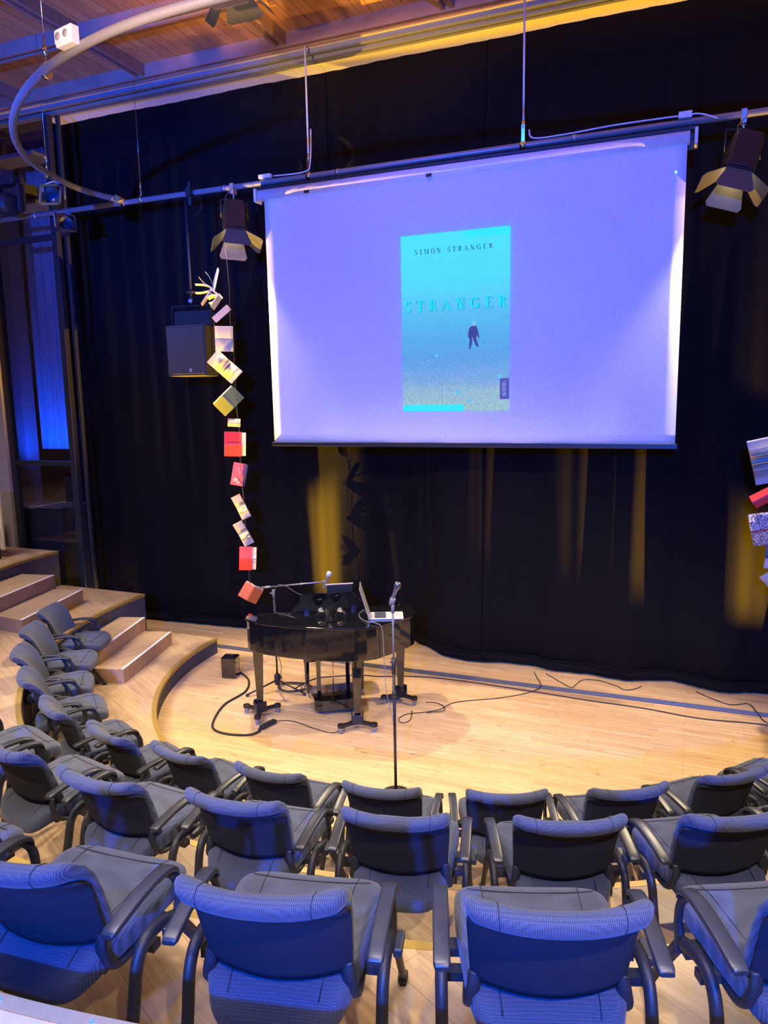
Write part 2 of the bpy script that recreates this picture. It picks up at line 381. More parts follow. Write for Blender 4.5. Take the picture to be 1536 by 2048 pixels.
# inside the booth: solid column added for a reflection, partition, drapes, low counter
struct(MB().box((-9.83, 9.0, 3.4), (.24, .24, 7.0)).build('wall_reflection_column', mat('reflection_grey', (.16, .16, .18), .8)))
def drape(name, x0, x1, y0, z0, z1, matl, label, cat, amp=.035, wl=.16, hem=0.0, base=None, dz=None, step=.02, group=None, parts=True):
    n = int((x1-x0)/step)+1; rnd = random.Random(int(abs(x0)*100)); ph = [rnd.uniform(0, 6.28) for _ in range(5)]
    def yy(x, q=0):
        b = base(x) if base else y0
        if base: b += (8.76-b)*min(1, q*1.25)**1.3
        a = amp*(math.sin(2*PI*x/wl+ph[0]+1.5*math.sin(x*2.3+ph[1]))+.5*math.sin(2*PI*x/(wl*2.7)+ph[2])+.35*math.sin(2*PI*x/(wl*.55)+ph[3]))
        return b+a*(1-.25*q)
    nz = 14
    m = MB()
    def f(i, j):
        x = x0+(x1-x0)*i/(n-1); q = j/(nz-1); z = z0+(z1-z0)*q
        return (x+.01*math.sin(z*1.3+x*4), yy(x, q)+.012*math.sin(z*1.1+x*3), z)
    m.grid(f, n, nz)
    o = m.build(name, matl, solid=.006)
    tag(o, label, cat, group)
    if hem:
        h = MB()
        def g(i, j):
            x = x0+(x1-x0)*i/(n-1); a = 2*PI*j/8
            return (x, yy(x)-.004+.014*math.cos(a)*1.0, z0+hem/2+hem/2*math.sin(a)+.004*math.sin(x*60))
        h.grid(g, n, 9); h.build('hem', matl, o)
        h = MB()
        def g2(i, j):
            x = x0+(x1-x0)*i/(n-1); a = 2*PI*j/6
            return (x, yy(x)-.012+.008*math.cos(a)*1.0+.004*math.sin(x*110), z0+hem+.01+.012*math.sin(a)+.005*math.sin(x*90))
        h.grid(g2, n, 7); h.build('hem_seam', matl, o)
    return o
drape('backstage_drape', -10.75, -10.2, 9.35, 2.5, 7.19, BLUEDRAPE, 'blue-grey drape inside the dark glazed booth, left of its column-shaped reflection', 'curtain', group=None)
drape('backstage_drape', -9.85, -9.15, 9.35, 2.55, 7.19, BLUEDRAPE, 'brightly blue-lit drape inside the dark glazed booth beside the stage curtain', 'curtain')
c = thing('booth_counter', 'dark counter with pale top edge inside the glazed booth', 'counter', (-9.10, 8.68, 0))
MB().box((0.0, 0, .85), (.92, .5, 1.70)).build('cabinet', DARKWALL, c)
MB().box((0.0, 0, 1.73), (.96, .54, .035)).build('counter_top', mat('counter_top', (.14, .12, .12), .5), c)
MB().box((-.32, -.26, .95), (.05, .02, 1.5)).build('upright', mat('counter_trim', (.10, .10, .12), .6), c)

# ================================================================== STEPS
def step(x0, x1, ya, yb, z0, z1, slope, label, zf=None):
    """nose runs from (x0,ya) to (x1,yb); box goes back (towards -x) to the riser"""
    t = thing('step_box', label, 'step', (0, 0, 0), group='wooden half steps between the seating tiers')
    d = .80
    poly = [(x0, ya), (x1, yb), (x1-d*1.0, yb+.12), (x0-d*1.0, ya+.12)]
    return t, poly
def make_step(nose, back, z0, z1, label):
    (xa, ya), (xb, yb) = nose; (xc, yc), (xd, yd) = back
    t = thing('step_box', label, 'step', (xa, ya, z0), group='wooden half steps between the seating tiers')
    P = [(xa, ya), (xb, yb), (xd, yd), (xc, yc)]; P = [(q[0]-xa, q[1]-ya) for q in P]; h = z1-z0
    m = MB(); n = 4
    vs = [(q[0], q[1], 0.001) for q in P]+[(q[0], q[1], h) for q in P]
    m.mi = 0; m.add(vs, [(4, 5, 6, 7), (0, 1, 2, 3)]); m.mi = 1; m.add(vs, [(i, (i+1) % 4, 4+(i+1) % 4, 4+i) for i in range(4)])
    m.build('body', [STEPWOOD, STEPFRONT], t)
    dx, dy = P[1][0], P[1][1]; L = math.hypot(dx, dy); nx, ny = -dy/L, dx/L
    s = MB()
    q = [(0+dx*.004, dy*.004), (dx*.996, dy*.996), (dx*.996+nx*.028, dy*.996+ny*.028), (dx*.004+nx*.028, dy*.004+ny*.028)]
    s.prism(q, h, h+.004); s.build('nosing_strip', WHITESTRIP, t)
    return t
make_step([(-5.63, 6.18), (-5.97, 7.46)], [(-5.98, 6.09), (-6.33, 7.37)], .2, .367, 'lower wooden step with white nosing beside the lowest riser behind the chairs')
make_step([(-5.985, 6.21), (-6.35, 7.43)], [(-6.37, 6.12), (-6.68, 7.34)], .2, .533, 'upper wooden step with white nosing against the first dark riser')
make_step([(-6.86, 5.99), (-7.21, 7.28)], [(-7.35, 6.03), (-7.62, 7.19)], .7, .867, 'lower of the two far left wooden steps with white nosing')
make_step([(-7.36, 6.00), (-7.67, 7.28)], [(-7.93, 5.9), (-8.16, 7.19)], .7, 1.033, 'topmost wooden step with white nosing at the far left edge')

# ================================================================== CURTAINS
KN = [(-8.4, 8.95), (-7.6, 8.78), (-6.9, 8.80), (-5.9, 8.84), (-5.2, 8.95), (-4.8, 9.02), (-4.45, 8.88), (-4.1, 8.72), (-3.85, 8.82), (-3.5, 9.2), (-3.05, 8.95), (-2.7, 8.68), (-2.27, 8.60), (-1.96, 8.64), (-1.6, 8.66), (-1.28, 8.58), (-.9, 8.60), (-.48, 8.55), (0, 8.68), (.5, 8.52), (1.0, 8.63), (1.6, 8.55), (2.4, 8.7), (4.9, 8.7)]
def cbase(x):
    for i in range(len(KN)-1):
        if KN[i][0] <= x <= KN[i+1][0]:
            a = KN[max(i-1, 0)][1]; b = KN[i][1]; c_ = KN[i+1][1]; d = KN[min(i+2, len(KN)-1)][1]; t = (x-KN[i][0])/(KN[i+1][0]-KN[i][0])
            return 0.5*((2*b)+(c_-a)*t+(2*a-5*b+4*c_-d)*t*t+(3*b-a-3*c_+d)*t**3)
    return KN[0][1] if x < KN[0][0] else KN[-1][1]
drape('stage_curtain', -8.50, -2.18, 8.7, .03, 7.2, CURTAIN, 'black full height stage curtain left of the centre seam, behind the piano', 'curtain', amp=.007, wl=.34, hem=.10, base=cbase, group='black stage curtains')
drape('stage_curtain', -2.175, 4.9, 8.7, .03, 7.2, CURTAIN, 'black full height stage curtain right of the centre seam, behind the bare floor', 'curtain', amp=.007, wl=.34, hem=.10, base=lambda x: cbase(x)+.012, group='black stage curtains')

# ================================================================== SCREEN
t = thing('projection_screen', 'large white roll-down projection screen showing a sea book cover', 'screen', (-2.33, 7.90, 2.74))
XL, XR = -2.27, 2.28
m = MB()
def sf(i, j):
    x = XL+(XR-XL)*i/40; q = j/30; z = .04+2.86*q
    wob = .004*math.sin(x*9+1)*max(0, 1-q*4)+.012*(1-q)*math.cos(x*1.2)
    cr = -.004*math.exp(-((z-2.42)/.012)**2)
    return (x*(1+.0*q), -wob+cr, z)
m.grid(sf, 41, 31); m.build('fabric', SCREENW, t, solid=.002)
MB().box((0.005, 0, .015), (4.60, .035, .05)).build('bottom_bar', FRAMEDARK, t, bevel=.006)
m = MB(); m.tube([(-2.34, 0.03, 2.90), (2.30, .03, 2.90)], .065, 20)
m.build('roller_housing', mat('roller_white', (.75, .74, .76), .4), t)
m = MB(); m.box((-.01, .06, 2.975), (4.76, .14, .03)); m.box((-.01, .125, 2.90), (4.76, .012, .16)); m.build('top_channel', BLACKP, t, bevel=.004)
for sx in (-2.375, 2.355): MB().box((sx, .03, 2.895), (.03, .15, .15)).build('end_cap', WHITEP, t, bevel=.01)
for sx in (-1.7, -.25): MB().box((sx, -.04, 2.86), (.06, .012, .03)).build('clip', BLACKP, t)
m = MB(); m.lathe([(0, .004), (.008, .003), (.01, 0)], (2.19, -.006, 2.60), 12, Matrix.Rotation(PI/2, 4, 'X')); m.build('indicator_light', mat('green_led', (.1, .8, .5), .4, emit=(.2, 1, .7), estr=2), t)

# projected image
def image_material():
    m = bpy.data.materials.new('projected_sea_photo'); m.use_nodes = True; nt = m.node_tree; L = nt.links.new
    b = nt.nodes['Principled BSDF']; b.inputs['Base Color'].default_value = (.02, .02, .02, 1); b.inputs['Specular IOR Level'].default_value = 0
    tc = nt.nodes.new('ShaderNodeTexCoord'); sp = nt.nodes.new('ShaderNodeSeparateXYZ'); L(tc.outputs['Object'], sp.inputs[0])
    n1 = nt.nodes.new('ShaderNodeTexNoise'); n1.inputs['Scale'].default_value = 5.5; n1.inputs['Detail'].default_value = 8
    mp = nt.nodes.new('ShaderNodeMapping'); mp.inputs['Scale'].default_value = (1, 1, 3.2); L(tc.outputs['Object'], mp.inputs[0]); L(mp.outputs[0], n1.inputs['Vector'])
    z = nt.nodes.new('ShaderNodeMath'); z.operation = 'MULTIPLY_ADD'; L(n1.outputs['Fac'], z.inputs[0]); z.inputs[1].default_value = .22; 
    L(sp.outputs['Z'], z.inputs[2])
    gt = nt.nodes.new('ShaderNodeMath'); gt.operation = 'GREATER_THAN'; L(sp.outputs['X'], gt.inputs[0]); gt.inputs[1].default_value = .702
    cmb = nt.nodes.new('ShaderNodeCombineXYZ'); L(gt.outputs[0], cmb.inputs[0]); L(gt.outputs[0], cmb.inputs[1]); va = nt.nodes.new('ShaderNodeVectorMath'); L(tc.outputs['Object'], va.inputs[0]); L(cmb.outputs[0], va.inputs[1]); L(va.outputs[0], mp.inputs[0])
    rp = nt.nodes.new('ShaderNodeValToRGB'); mr = nt.nodes.new('ShaderNodeMapRange'); mr.inputs['From Min'].default_value = .11; mr.inputs['From Max'].default_value = 1.99
    L(z.outputs[0], mr.inputs['Value']); L(mr.outputs['Result'], rp.inputs['Fac'])
    el = rp.color_ramp.elements
    el[0].position = 0.0; el[0].color = (.33, .55, .62, 1); el[1].position = 1.0; el[1].color = (.075, .78, 1, 1)
    for ps, c in ((.10, (.30, .50, .66, 1)), (.18, (.20, .40, .76, 1)), (.30, (.115, .36, .80, 1)), (.42, (.10, .42, .85, 1)), (.52, (.10, .50, .88, 1)), (.60, (.11, .55, .90, 1)), (.70, (.09, .70, .96, 1))):
        e = el.new(ps); e.color = c
    v = nt.nodes.new('ShaderNodeTexNoise'); v.inputs['Scale'].default_value = 34; v.inputs['Detail'].default_value = 4; v.inputs['Roughness'].default_value = .8
    L(mp.outputs[0], v.inputs['Vector'])
    am = nt.nodes.new('ShaderNodeMapRange'); am.inputs['From Min'].default_value = 0.1; am.inputs['From Max'].default_value = 1.15; am.inputs['To Min'].default_value = 2.6; am.inputs['To Max'].default_value = 0.10
    L(sp.outputs['Z'], am.inputs['Value'])
    sub = nt.nodes.new('ShaderNodeMath'); sub.operation = 'SUBTRACT'; L(v.outputs['Fac'], sub.inputs[0]); sub.inputs[1].default_value = .5
    mul = nt.nodes.new('ShaderNodeMath'); mul.operation = 'MULTIPLY'; L(sub.outputs[0], mul.inputs[0]); L(am.outputs['Result'], mul.inputs[1])
    ad = nt.nodes.new('ShaderNodeMath'); ad.operation = 'ADD'; L(mul.outputs[0], ad.inputs[0]); ad.inputs[1].default_value = 1.0
    cl = nt.nodes.new('ShaderNodeVectorMath'); cl.operation = 'SCALE'; L(rp.outputs['Color'], cl.inputs[0]); L(ad.outputs[0], cl.inputs['Scale'])
    L(cl.outputs[0], b.inputs['Emission Color']); b.inputs['Emission Strength'].default_value = 1.0
    return m
IMG = image_material()
def emitm(name, c): return mat(name, (.01, .01, .01), .9, emit=c, estr=1, spec=0)
IX0, IX1 = -2.91+2.33, -1.71+2.33; IZ0, IZ1 = 3.13-2.74, 5.01-2.74
Yi = -.022
im = MB()
W_ = IX1-IX0
im.box((W_/2, 0, (IZ1-IZ0)/2), (W_, .002, IZ1-IZ0))
img = im.build('projected_image', IMG, t, loc=(IX0, Yi, IZ0)); img['label'] = 'cyan sea photograph with book title lettering'
Hh = IZ1-IZ0; xs = W_*.585
m = MB(); m.box((xs+(W_-xs)/2, -.002, Hh-.04), (W_-xs, .002, .075)); m.box((xs/2, -.002, .035), (xs, .002, .07))
m.build('cyan_band', emitm('cyan_band', (.04, .82, 1.0)), img)
m = MB(); m.box((W_-.05, -.002, .23), (.10, .002, .22)); m.build('publisher_label', emitm('label_violet', (.10, .09, .50)), img)
# serif glyphs, drawn as strokes in a unit em box
def glyph(ch, bold=.17):
    T_, t_ = bold, bold*.36; s_ = bold*.28; P = []
    def R(x0, y0, x1, y1): P.append([(x0, y0), (x1, y0), (x1, y1), (x0, y1)])
    def Lb(x0, y0, x1, y1, w): P.append([(x0-w/2, y0), (x0+w/2, y0), (x1+w/2, y1), (x1-w/2, y1)])
    def A(cx, cy, rx, ry, a0, a1, w0, w1, n=14):
        for i in range(n):
            def q(a, k):
                ww = w0+(w1-w0)*abs(math.cos(a))
                return (cx+(rx-ww*k)*math.cos(a), cy+(ry-(ww if False else w0+(w1-w0)*abs(math.cos(a)))*k)*math.sin(a))
            a = math.radians(a0+(a1-a0)*i/n); b = math.radians(a0+(a1-a0)*(i+1)/n)
            P.append([q(a, 0), q(b, 0), q(b, 1), q(a, 1)])
    def serif(x, yb, w=.20): R(x-w/2-T_/4, yb, x+w/2+T_/4, yb+s_)
    if ch == 'I': R(.3-T_/2, 0, .3+T_/2, 1); serif(.3, 0, .26); serif(.3, 1-s_, .26); return P, .6
    if ch == 'T': R(.4-T_/2, 0, .4+T_/2, 1); R(.02, 1-s_*1.3, .78, 1); serif(.4, 0, .28); R(.02, .76, .02+s_, 1); R(.78-s_, .76, .78, 1); return P, .8
    if ch == 'E': R(.14, 0, .14+T_, 1); R(.04, 0, .72, s_); R(.04, 1-s_, .70, 1); R(.14, .48, .52, .48+s_); R(.72-s_, 0, .72, .26); R(.70-s_, .76, .70, 1); R(.52-s_, .38, .52, .62); return P, .78
    if ch == 'N': R(.16, 0, .16+t_, 1); R(.72, 0, .72+t_, 1); P.append([(.10, 1), (.10+T_*1.1, 1), (.78, 0), (.78-T_*1.0, 0)]); serif(.18, 0, .2); serif(.75, 1-s_, .2); serif(.12, 1-s_, .12); return P, .92
    if ch == 'M': R(.14, 0, .14+t_, 1); R(.80, 0, .80+T_, 1); P.append([(.12, 1), (.12+T_, 1), (.58, 0), (.50, 0)]); P.append([(.86, 1), (.92, 1), (.58, 0), (.52, 0)]); serif(.17, 0, .2); serif(.88, 0, .2); serif(.90, 1-s_, .14); serif(.14, 1-s_, .12); return P, 1.06
    if ch == 'A': P.append([(.36, 1), (.46, 1), (.84, 0), (.84-T_*1.1, 0)]); P.append([(.38, 1), (.44, 1), (.14, 0), (.14-t_, 0)]); R(.2, .32, .66, .32+s_); serif(.12, 0, .2); serif(.74, 0, .26); return P, .92
    if ch == 'R': R(.14, 0, .14+T_, 1); serif(.2, 0, .2); R(.04, 1-s_, .4, 1); R(.2, .5-s_, .4, .5); A(.40, .75, .26, .25, -90, 90, s_, T_); P.append([(.34, .5), (.34+T_, .5), (.80, 0), (.80-T_, 0)]); R(.62, 0, .86, s_); return P, .86
    if ch == 'O': A(.45, .5, .41, .51, 0, 360, s_, T_, 28); return P, .9
    if ch == 'G': A(.46, .5, .41, .51, 50, 310, s_, T_, 24); R(.70, .04, .70+T_*.8, .44); R(.56, .44-s_, .92, .44); R(.72, .70, .72+s_, 1); return P, .96
    if ch == 'S': A(.38, .74, .27, .27, 40, 250, s_, T_*.9, 16); A(.38, .265, .28, .28, 70, -140, s_, T_*.9, 16); R(.60, .72, .60+s_, 1); R(.08, 0, .08+s_, .28); P.append([(.20, .66), (.30, .52), (.60, .30), (.52, .46)]); return P, .74
    if ch == 'H': R(.14, 0, .14+T_, 1); R(.66, 0, .66+T_, 1); R(.14, .48, .8, .48+s_); serif(.22, 0); serif(.74, 0); serif(.22, 1-s_); serif(.74, 1-s_); return P, .96
    if ch == 'C': A(.46, .5, .41, .51, 50, 310, s_, T_, 24); R(.72, .70, .72+s_, 1); return P, .86
    if ch == 'U': R(.14, .3, .14+T_, 1); R(.68, .3, .68+t_, 1); A(.43, .32, .29, .33, 180, 360, s_, T_*.8, 12); serif(.2, 1-s_); serif(.7, 1-s_); return P, .86
    return P, .5
def lettering(txt, x0, x1, z, h, name, matl, parent, depth=-.003, bold=.17, vertical=False, split=None, dz=0):
    items = []; x = 0
    gs_ = [glyph(c_, bold) if c_ != ' ' else ([], .55) for c_ in txt]
    tot = sum(g[1] for g in gs_); n = len(txt)-1
    gap = ((x1-x0)/h - tot)/n
    m = MB()
    for (P, wd) in gs_:
        for q in P:
            if vertical: pts = [((z+v*h), depth, (x0+(x+u)*h)) for (u, v) in q]; pts = [(2*z+h-a[0]+0, a[1], a[2]) for a in pts]
            else:
                pts = []
                for (u, v) in q:
                    X = x0+(x+u)*h; pts.append((X, depth, z+v*h-(dz if split and x0+(x+wd*.5)*h > split else 0)))
            k = len(pts); m.add(pts, [tuple(range(k))])
        x += wd+gap
    o = m.build(name, matl, parent); return o
lettering('SIMON STRANGER', .155, 1.02, Hh-.205, .052, 'author_lettering', emitm('ink_navy', (.02, .09, .38)), img)
lettering('STRANGER', .037, W_-.023, Hh-.806, .115, 'title_shadow', emitm('title_shadow', (.03, .33, .74)), img, depth=-.0025, bold=.23)
lettering('STRANGER', .03, W_-.03, Hh-.80, .115, 'title_lettering', emitm('title_cyan', (.01, .82, .95)), img, split=xs, dz=-.0, bold=.20)
lettering('ASCHEHOUG', .14, .32, W_-.075, .042, 'publisher_lettering', emitm('pale_blue_ink', (.25, .35, .85)), img, vertical=True, depth=-.004)
# wading figure in the picture: dark coat, pale cap
FX, FZ = .81, .66
def poly(m, pts, d=-.004): m.add([(FX+a, d, FZ+b) for a, b in pts], [tuple(range(len(pts)))])
m = MB()
poly(m, [(-.045, .10), (.03, .10), (.045, .20), (.035, .235), (-.02, .235), (-.045, .215), (-.058, .15)])
poly(m, [(.03, .11), (.045, .20), (.055, .17), (.068, .115), (.055, .105), (.045, .14)])
poly(m, [(-.045, .21), (-.058, .15), (-.05, .11), (-.035, .10), (-.03, .2)])
poly(m, [(-.040, .105), (-.002, .105), (-.022, .03), (-.03, .0), (-.048, -.005)]); poly(m, [(-.005, .105), (.03, .105), (.06, .02), (.045, .015), (.03, .03)])
m.build('wading_figure', emitm('coat_navy', (.05, .07, .33)), img)
m = MB(); poly(m, [(-.008, .235), (.014, .235), (.018, .262), (-.008, .262)], -.005); poly(m, [(-.012, .115), (-.002, .113), (-.004, .09), (-.015, .092)], -.005); m.build('figure_skin', emitm('skin_pink', (.42, .35, .75)), img)
m = MB(); poly(m, [(-.014, .262), (.026, .262), (.018, .277), (.003, .282), (-.012, .275)], -.005); m.build('figure_cap', emitm('cap_cyan', (.12, .7, .88)), img)
m = MB()
for (a, b, r_) in ((.40, .60, .02), (.30, .55, .011), (.64, .20, .024), (.77, .11, .022), (1.10, .36, .024), (.82, .93, .022), (.38, .98, .010)):
    m.add([(a+r_*math.cos(2*PI*k/16), -.0035, b+r_*math.sin(2*PI*k/16)) for k in range(16)], [tuple(range(16))])
m.build('pale_dots', emitm('dot_cyan', (.13, .58, .92)), img)

# ================================================================== PIPES, RODS
t = thing('lighting_bar', 'long straight steel lighting pipe across the black stage curtain', 'pipe', (-2, 8.0, 5.80))
m = MB(); m.cyl((-9.0, 0, 0), (5.0, 0, 0), .032, 18); m.build('pipe', PIPE, t)
for x in (-6.2, -3.2, -1.7, .9, 2.9):
    MB().cyl((x-.02, 0, 0), (x+.02, 0, 0), .036, 18).build('coupling', ALU, t)
MB().tube(smooth_path([(-2.5, -.03, .05), (-2.1, -.035, .045), (-2.03, -.02, .14), (-2.02, 0, .5)]), .008, 8).build('cable', WHITEP, t)
for q_, d_ in (((-2.62, -.02, .06), (.16, .06, .045)), ((1.92, -.02, .06), (.12, .06, .06))): MB().box(q_, d_).build('junction_box', WHITEP, t, bevel=.006)
MB().tube(smooth_path([(.45, -.01, .14), (.5, -.03, .05), (.8, -.035, .04), (1.3, -.03, .06), (1.9, -.02, .06), (2.05, -.03, .05), (2.2, -.06, -.02)]), .008, 8).build('cable', WHITEP, t)
m = MB()
for x in (-4.75, -4.62): m.box((x+.15*(x < -4.7)-.1, -.03, -.03), (.05, .03, .03))
m.build('cable_clip', ALU, t)
RP = [(-3.48, 4.43), (-4.43, 4.66), (-5.22, 5.05), (-5.90, 5.58), (-6.40, 6.18), (-6.68, 6.80), (-6.80, 7.39), (-6.72, 7.97)]
pts = [(.8, 5.6), (-.2, 4.95), (-1.2, 4.6), (-2.3, 4.42)]+RP
t = thing('curved_lighting_pipe', 'curved blue-lit steel pipe hanging under the wooden ceiling at upper left', 'pipe', (-4, 5.5, 5.82))
m = MB(); m.tube(smooth_path([(a+4, b-5.5, 0) for a, b in pts], 10), .034, 18); m.build('pipe', PIPE, t)
MB().cyl((-2.72, 2.36, 0), (-2.72, 2.52, 0), .045, 18).build('coupling', NOSING, t)
for (x, y, n_) in ((-1.61, 8.0, 'pale hanging rod dropping to the pipe above the right part of the screen'), (-4.06, 8.0, 'pale hanging rod dropping to the pipe at the left end of the screen')):
    t = thing('hanging_rod', n_, 'rod', (x, y, 5.80), group='rods holding the lighting pipe')
    MB().cyl((0, 0, .18), (0, 0, 1.37), .011, 10).build('rod', WHITEP, t)
    m = MB(); m.box((0, 0, .10), (.035, .03, .20)); m.cyl((-.03, 0, .0), (.03, 0, 0), .042, 14); m.cyl((0, 0, .16), (0, 0, .24), .018, 10); m.build('clamp', STEEL, t)
for (x, y, z1, n_) in ((-6.43, 8.0, 7.2, 'thin wire with steel turnbuckle holding the straight pipe left of the loudspeaker'), (-6.66, 6.72, 7.25, 'thin wire and turnbuckle holding the curved pipe near the dark booth'), (-4.66, 4.78, 7.25, 'short wire with turnbuckle at the top of the curved pipe beside the socket box')):
    t = thing('hanging_wire', n_, 'wire', (x, y, 5.81), group='thin suspension wires')
    MB().cyl((0, 0, .2), (0, 0, z1-5.81), .003, 6).build('wire', STEEL, t)
    m = MB(); m.cyl((0, 0, .03), (0, 0, .10), .012, 8); m.cyl((0, 0, .13), (0, 0, .2), .016, 8); m.cyl((0, 0, .0), (0, 0, .28), .006, 8); m.cyl((-.02, 0, .0), (.02, 0, 0), .042, 12); m.build('turnbuckle', STEEL, t)
# socket box on the curved pipe
t = thing('socket_box', 'white double power socket box clamped on the curved blue pipe', 'socket', (-4.17, 4.50, 5.88), math.radians(-12))
MB().box((0, 0, -.01), (.19, .07, .12)).build('housing', WHITEP, t, bevel=.008)
for sx in (-.045, .045):
    m = MB(); m.box((sx, -.04, -.01), (.082, .014, .09)); o = m.build('socket', WHITEP, t, bevel=.005)
    mm = MB(); mm.lathe([(0, .001), (.027, .001), (.027, -.002)], (sx, -.049, -.01), 18, Matrix.Rotation(PI/2, 4, 'X')); mm.build('socket_recess', mat('socket_shadow', (.30, .30, .33), .5), o)

# ================================================================== FRESNEL SPOTLIGHTS
def fresnel(label, top, aim, roll=0, flaps=(38, 50, 38, 50), lit=True, clampz=None):
    """top = point on the pipe; lamp hangs under it, aim = unit vector of the beam"""
    t = thing('stage_spotlight', label, 'spotlight', top, group='stage spotlights with barn doors')
    m = MB(); m.box((0, 0, -.02), (.05, .09, .12)); m.cyl((0, 0, -.06), (0, 0, -.14), .012, 8); m.build('clamp', ALU, t, bevel=.006)
    q = Vector(aim).normalized().to_track_quat('-Z', 'Y').to_matrix().to_4x4() @ Matrix.Rotation(math.radians(roll), 4, 'Z')
    C = Vector((0, 0, -.36))
    Mx = Matrix.Translation(C) @ q
    def place(o): o.matrix_local = Mx; return o
    # body: ribbed box, rounded, narrower to the back
    m = MB()
    prof = [(-.105, -.13), (.105, -.13), (.135, -.09), (.135, .10), (.11, .14), (-.11, .14), (-.135, .10), (-.135, -.09)]
    m.prism([(a*.9, b*.9) for a, b in prof], .14, .19); m.prism(prof, -.17, .14)
    for z in (-.05, 0, .05): m.box((0, .142, z), (.14, .006, .02)); m.box((.137, 0, z), (.006, .12, .012)); m.box((-.137, 0, z), (.006, .12, .012))
    place(m.build('body', BLACK, t, bevel=.006))
    m = MB(); m.lathe([(.095, -.17), (.10, -.19), (.108, -.19), (.108, -.17)], n=24); place(m.build('lens_ring', BLACK, t))
    m = MB(); m.lathe([(0, -.178), (.05, -.181), (.095, -.174)], n=24); place(m.build('lens', LENS if lit else mat('lens_unlit', (.05, .06, .09), .1), t))
    for k in range(4):
        a = math.radians(flaps[k]); d = Matrix.Rotation(PI/2*k, 4, 'Z')
        w0, w1, ln = .105, .165, .235
        dirv = Vector((0, math.sin(a), -math.cos(a))); nb = Vector((0, math.cos(a), math.sin(a)))*.0025
        base = Vector((0, .115, -.195))
        P = [base+Vector((-w0, 0, 0)), base+Vector((w0, 0, 0)), base+dirv*ln*.85+Vector((w1, 0, 0)), base+dirv*ln+Vector((w1*.86, 0, 0)), base+dirv*ln+Vector((-w1*.86, 0, 0)), base+dirv*ln*.85+Vector((-w1, 0, 0))]
        vs = [d @ (x_+nb) for x_ in P]+[d @ (x_-nb) for x_ in P]; n = 6
        mm = MB(); mm.add(vs, [tuple(range(n)), tuple(reversed(range(n, 2*n)))]+[(i, (i+1) % n, n+(i+1) % n, n+i) for i in range(n)])
        place(mm.build('barn_door', BARN, t))
    m = MB(); m.box((0, 0, -.188), (.25, .25, .012)); 
    # frame with a hole is drawn as four bars
    m = MB()
    for k in range(4):
        d = Matrix.Rotation(PI/2*k, 4, 'Z'); m.box(d @ Vector((0, .118, -.186)), (.25, .016, .018), d)
    place(m.build('barn_door_frame', BLACK, t))
    m = MB(); side = q.to_3x3() @ Vector((1, 0, 0))
    m.tube([C+side*.155, C+side*.155*.98+Vector((0, 0, .2)), C+Vector((0, 0, .225)), C-side*.155*.98+Vector((0, 0, .2)), C-side*.155], .010, 8); m.build('yoke', BLACK, t)
    m = MB(); m.tube(smooth_path([(.03, -.05, -.02), (-.05, -.09, -.12), (-.03, -.08, -.22), (.03, -.03, -.24)]), .004, 6); m.build('safety_cable', STEEL, t)
    return t
fresnel('lit spotlight with open barn doors at the right of the screen', (.42, 7.94, 5.78), (-.20, -.26, -.75), -142+10, (26, 48, 14, 48))
fresnel('lit spotlight with open barn doors at the left of the screen above the hanging books', (-5.04, 7.94, 5.78), (.14, -.24, -.80), 190, (30, 42, 16, 55))
fresnel('spotlight cut by the top edge of the photo under the wooden ceiling', (-3.62, 5.80, 7.20), (.05, .25, -.85), 30, (50, 42, 50, 42))

# ================================================================== PAR LAMPS at upper left
def par(label, loc, rz, tilt):
    t = thing('flood_lamp', label, 'lamp', loc, rz, 'dark unlit lamps beside the booth')
    Mx = Matrix.Rotation(tilt, 4, 'X')
    m = MB(); m.lathe([(0, .12), (.06, .11), (.09, .05), (.10, -.10), (.095, -.10), (.085, 0), (0, .05)], n=24, M=Mx @ Matrix.Rotation(PI/2, 4, 'X') @ Matrix.Rotation(PI, 4, 'X')); m.build('can', BLACKP, t)
    m = MB()
    for s in (-1, 1): m.box(Mx @ Vector((s*.115, -.105, 0)), (.03, .012, .26), Mx.to_3x3().to_4x4()); m.box(Mx @ Vector((0, -.105, s*.115)), (.26, .012, .03), Mx.to_3x3().to_4x4())
    m.build('gel_frame', BLACKP, t)
    m = MB(); m.tube([(.12, 0, 0), (.13, 0, .16), (0, 0, .2), (-.13, 0, .16), (-.12, 0, 0)], .009, 8); m.build('yoke', ALU, t)
    m = MB(); m.lathe([(0, -.02), (.05, -.015), (.085, 0)], n=20, M=Mx @ Matrix.Rotation(-PI/2, 4, 'X')); m.build('lamp_glass', mat('blue_glass', (.02, .03, .08), .08), t)
par('upper dark flood lamp with square frame near the curved pipe joint', (-6.78, 6.92, 5.60), .35, -.3)
par('lower dark flood lamp with square frame hanging under the straight pipe', (-7.65, 7.95, 5.58), .9, -.4)
t = thing('moving_head_lamp', 'dark moving stage lamp in the shade at the far left edge', 'lamp', (-8.3, 7.7, 5.85))
MB().box((0, 0, .32), (.34, .22, .12)).build('base', BLACKP, t, bevel=.02)
for x_ in (-.19, .19): MB().box((x_, 0, .1), (.05, .12, .34)).build('arm', BLACKP, t, bevel=.015)
m = MB(); m.sq((0, -.05, .02), (.28, .38, .26), .6, .6); m.build('head', BLACKP, t)
t = thing('equipment_shelf', 'dark shelf with equipment behind the curved pipe at the upper left', 'shelf', (-8.98, 8.55, 6.0))
m = MB(); m.box((0, 0, .1), (.9, .4, .05)); m.box((0, 0, .75), (.9, .4, .05)); m.build('board', mat('shelf_board', (.1, .1, .12), .6), t)
MB().box((-.1, 0, .27), (.5, .3, .28)).build('cabinet', mat('rack_case', (.06, .06, .07), .5), t, bevel=.01)

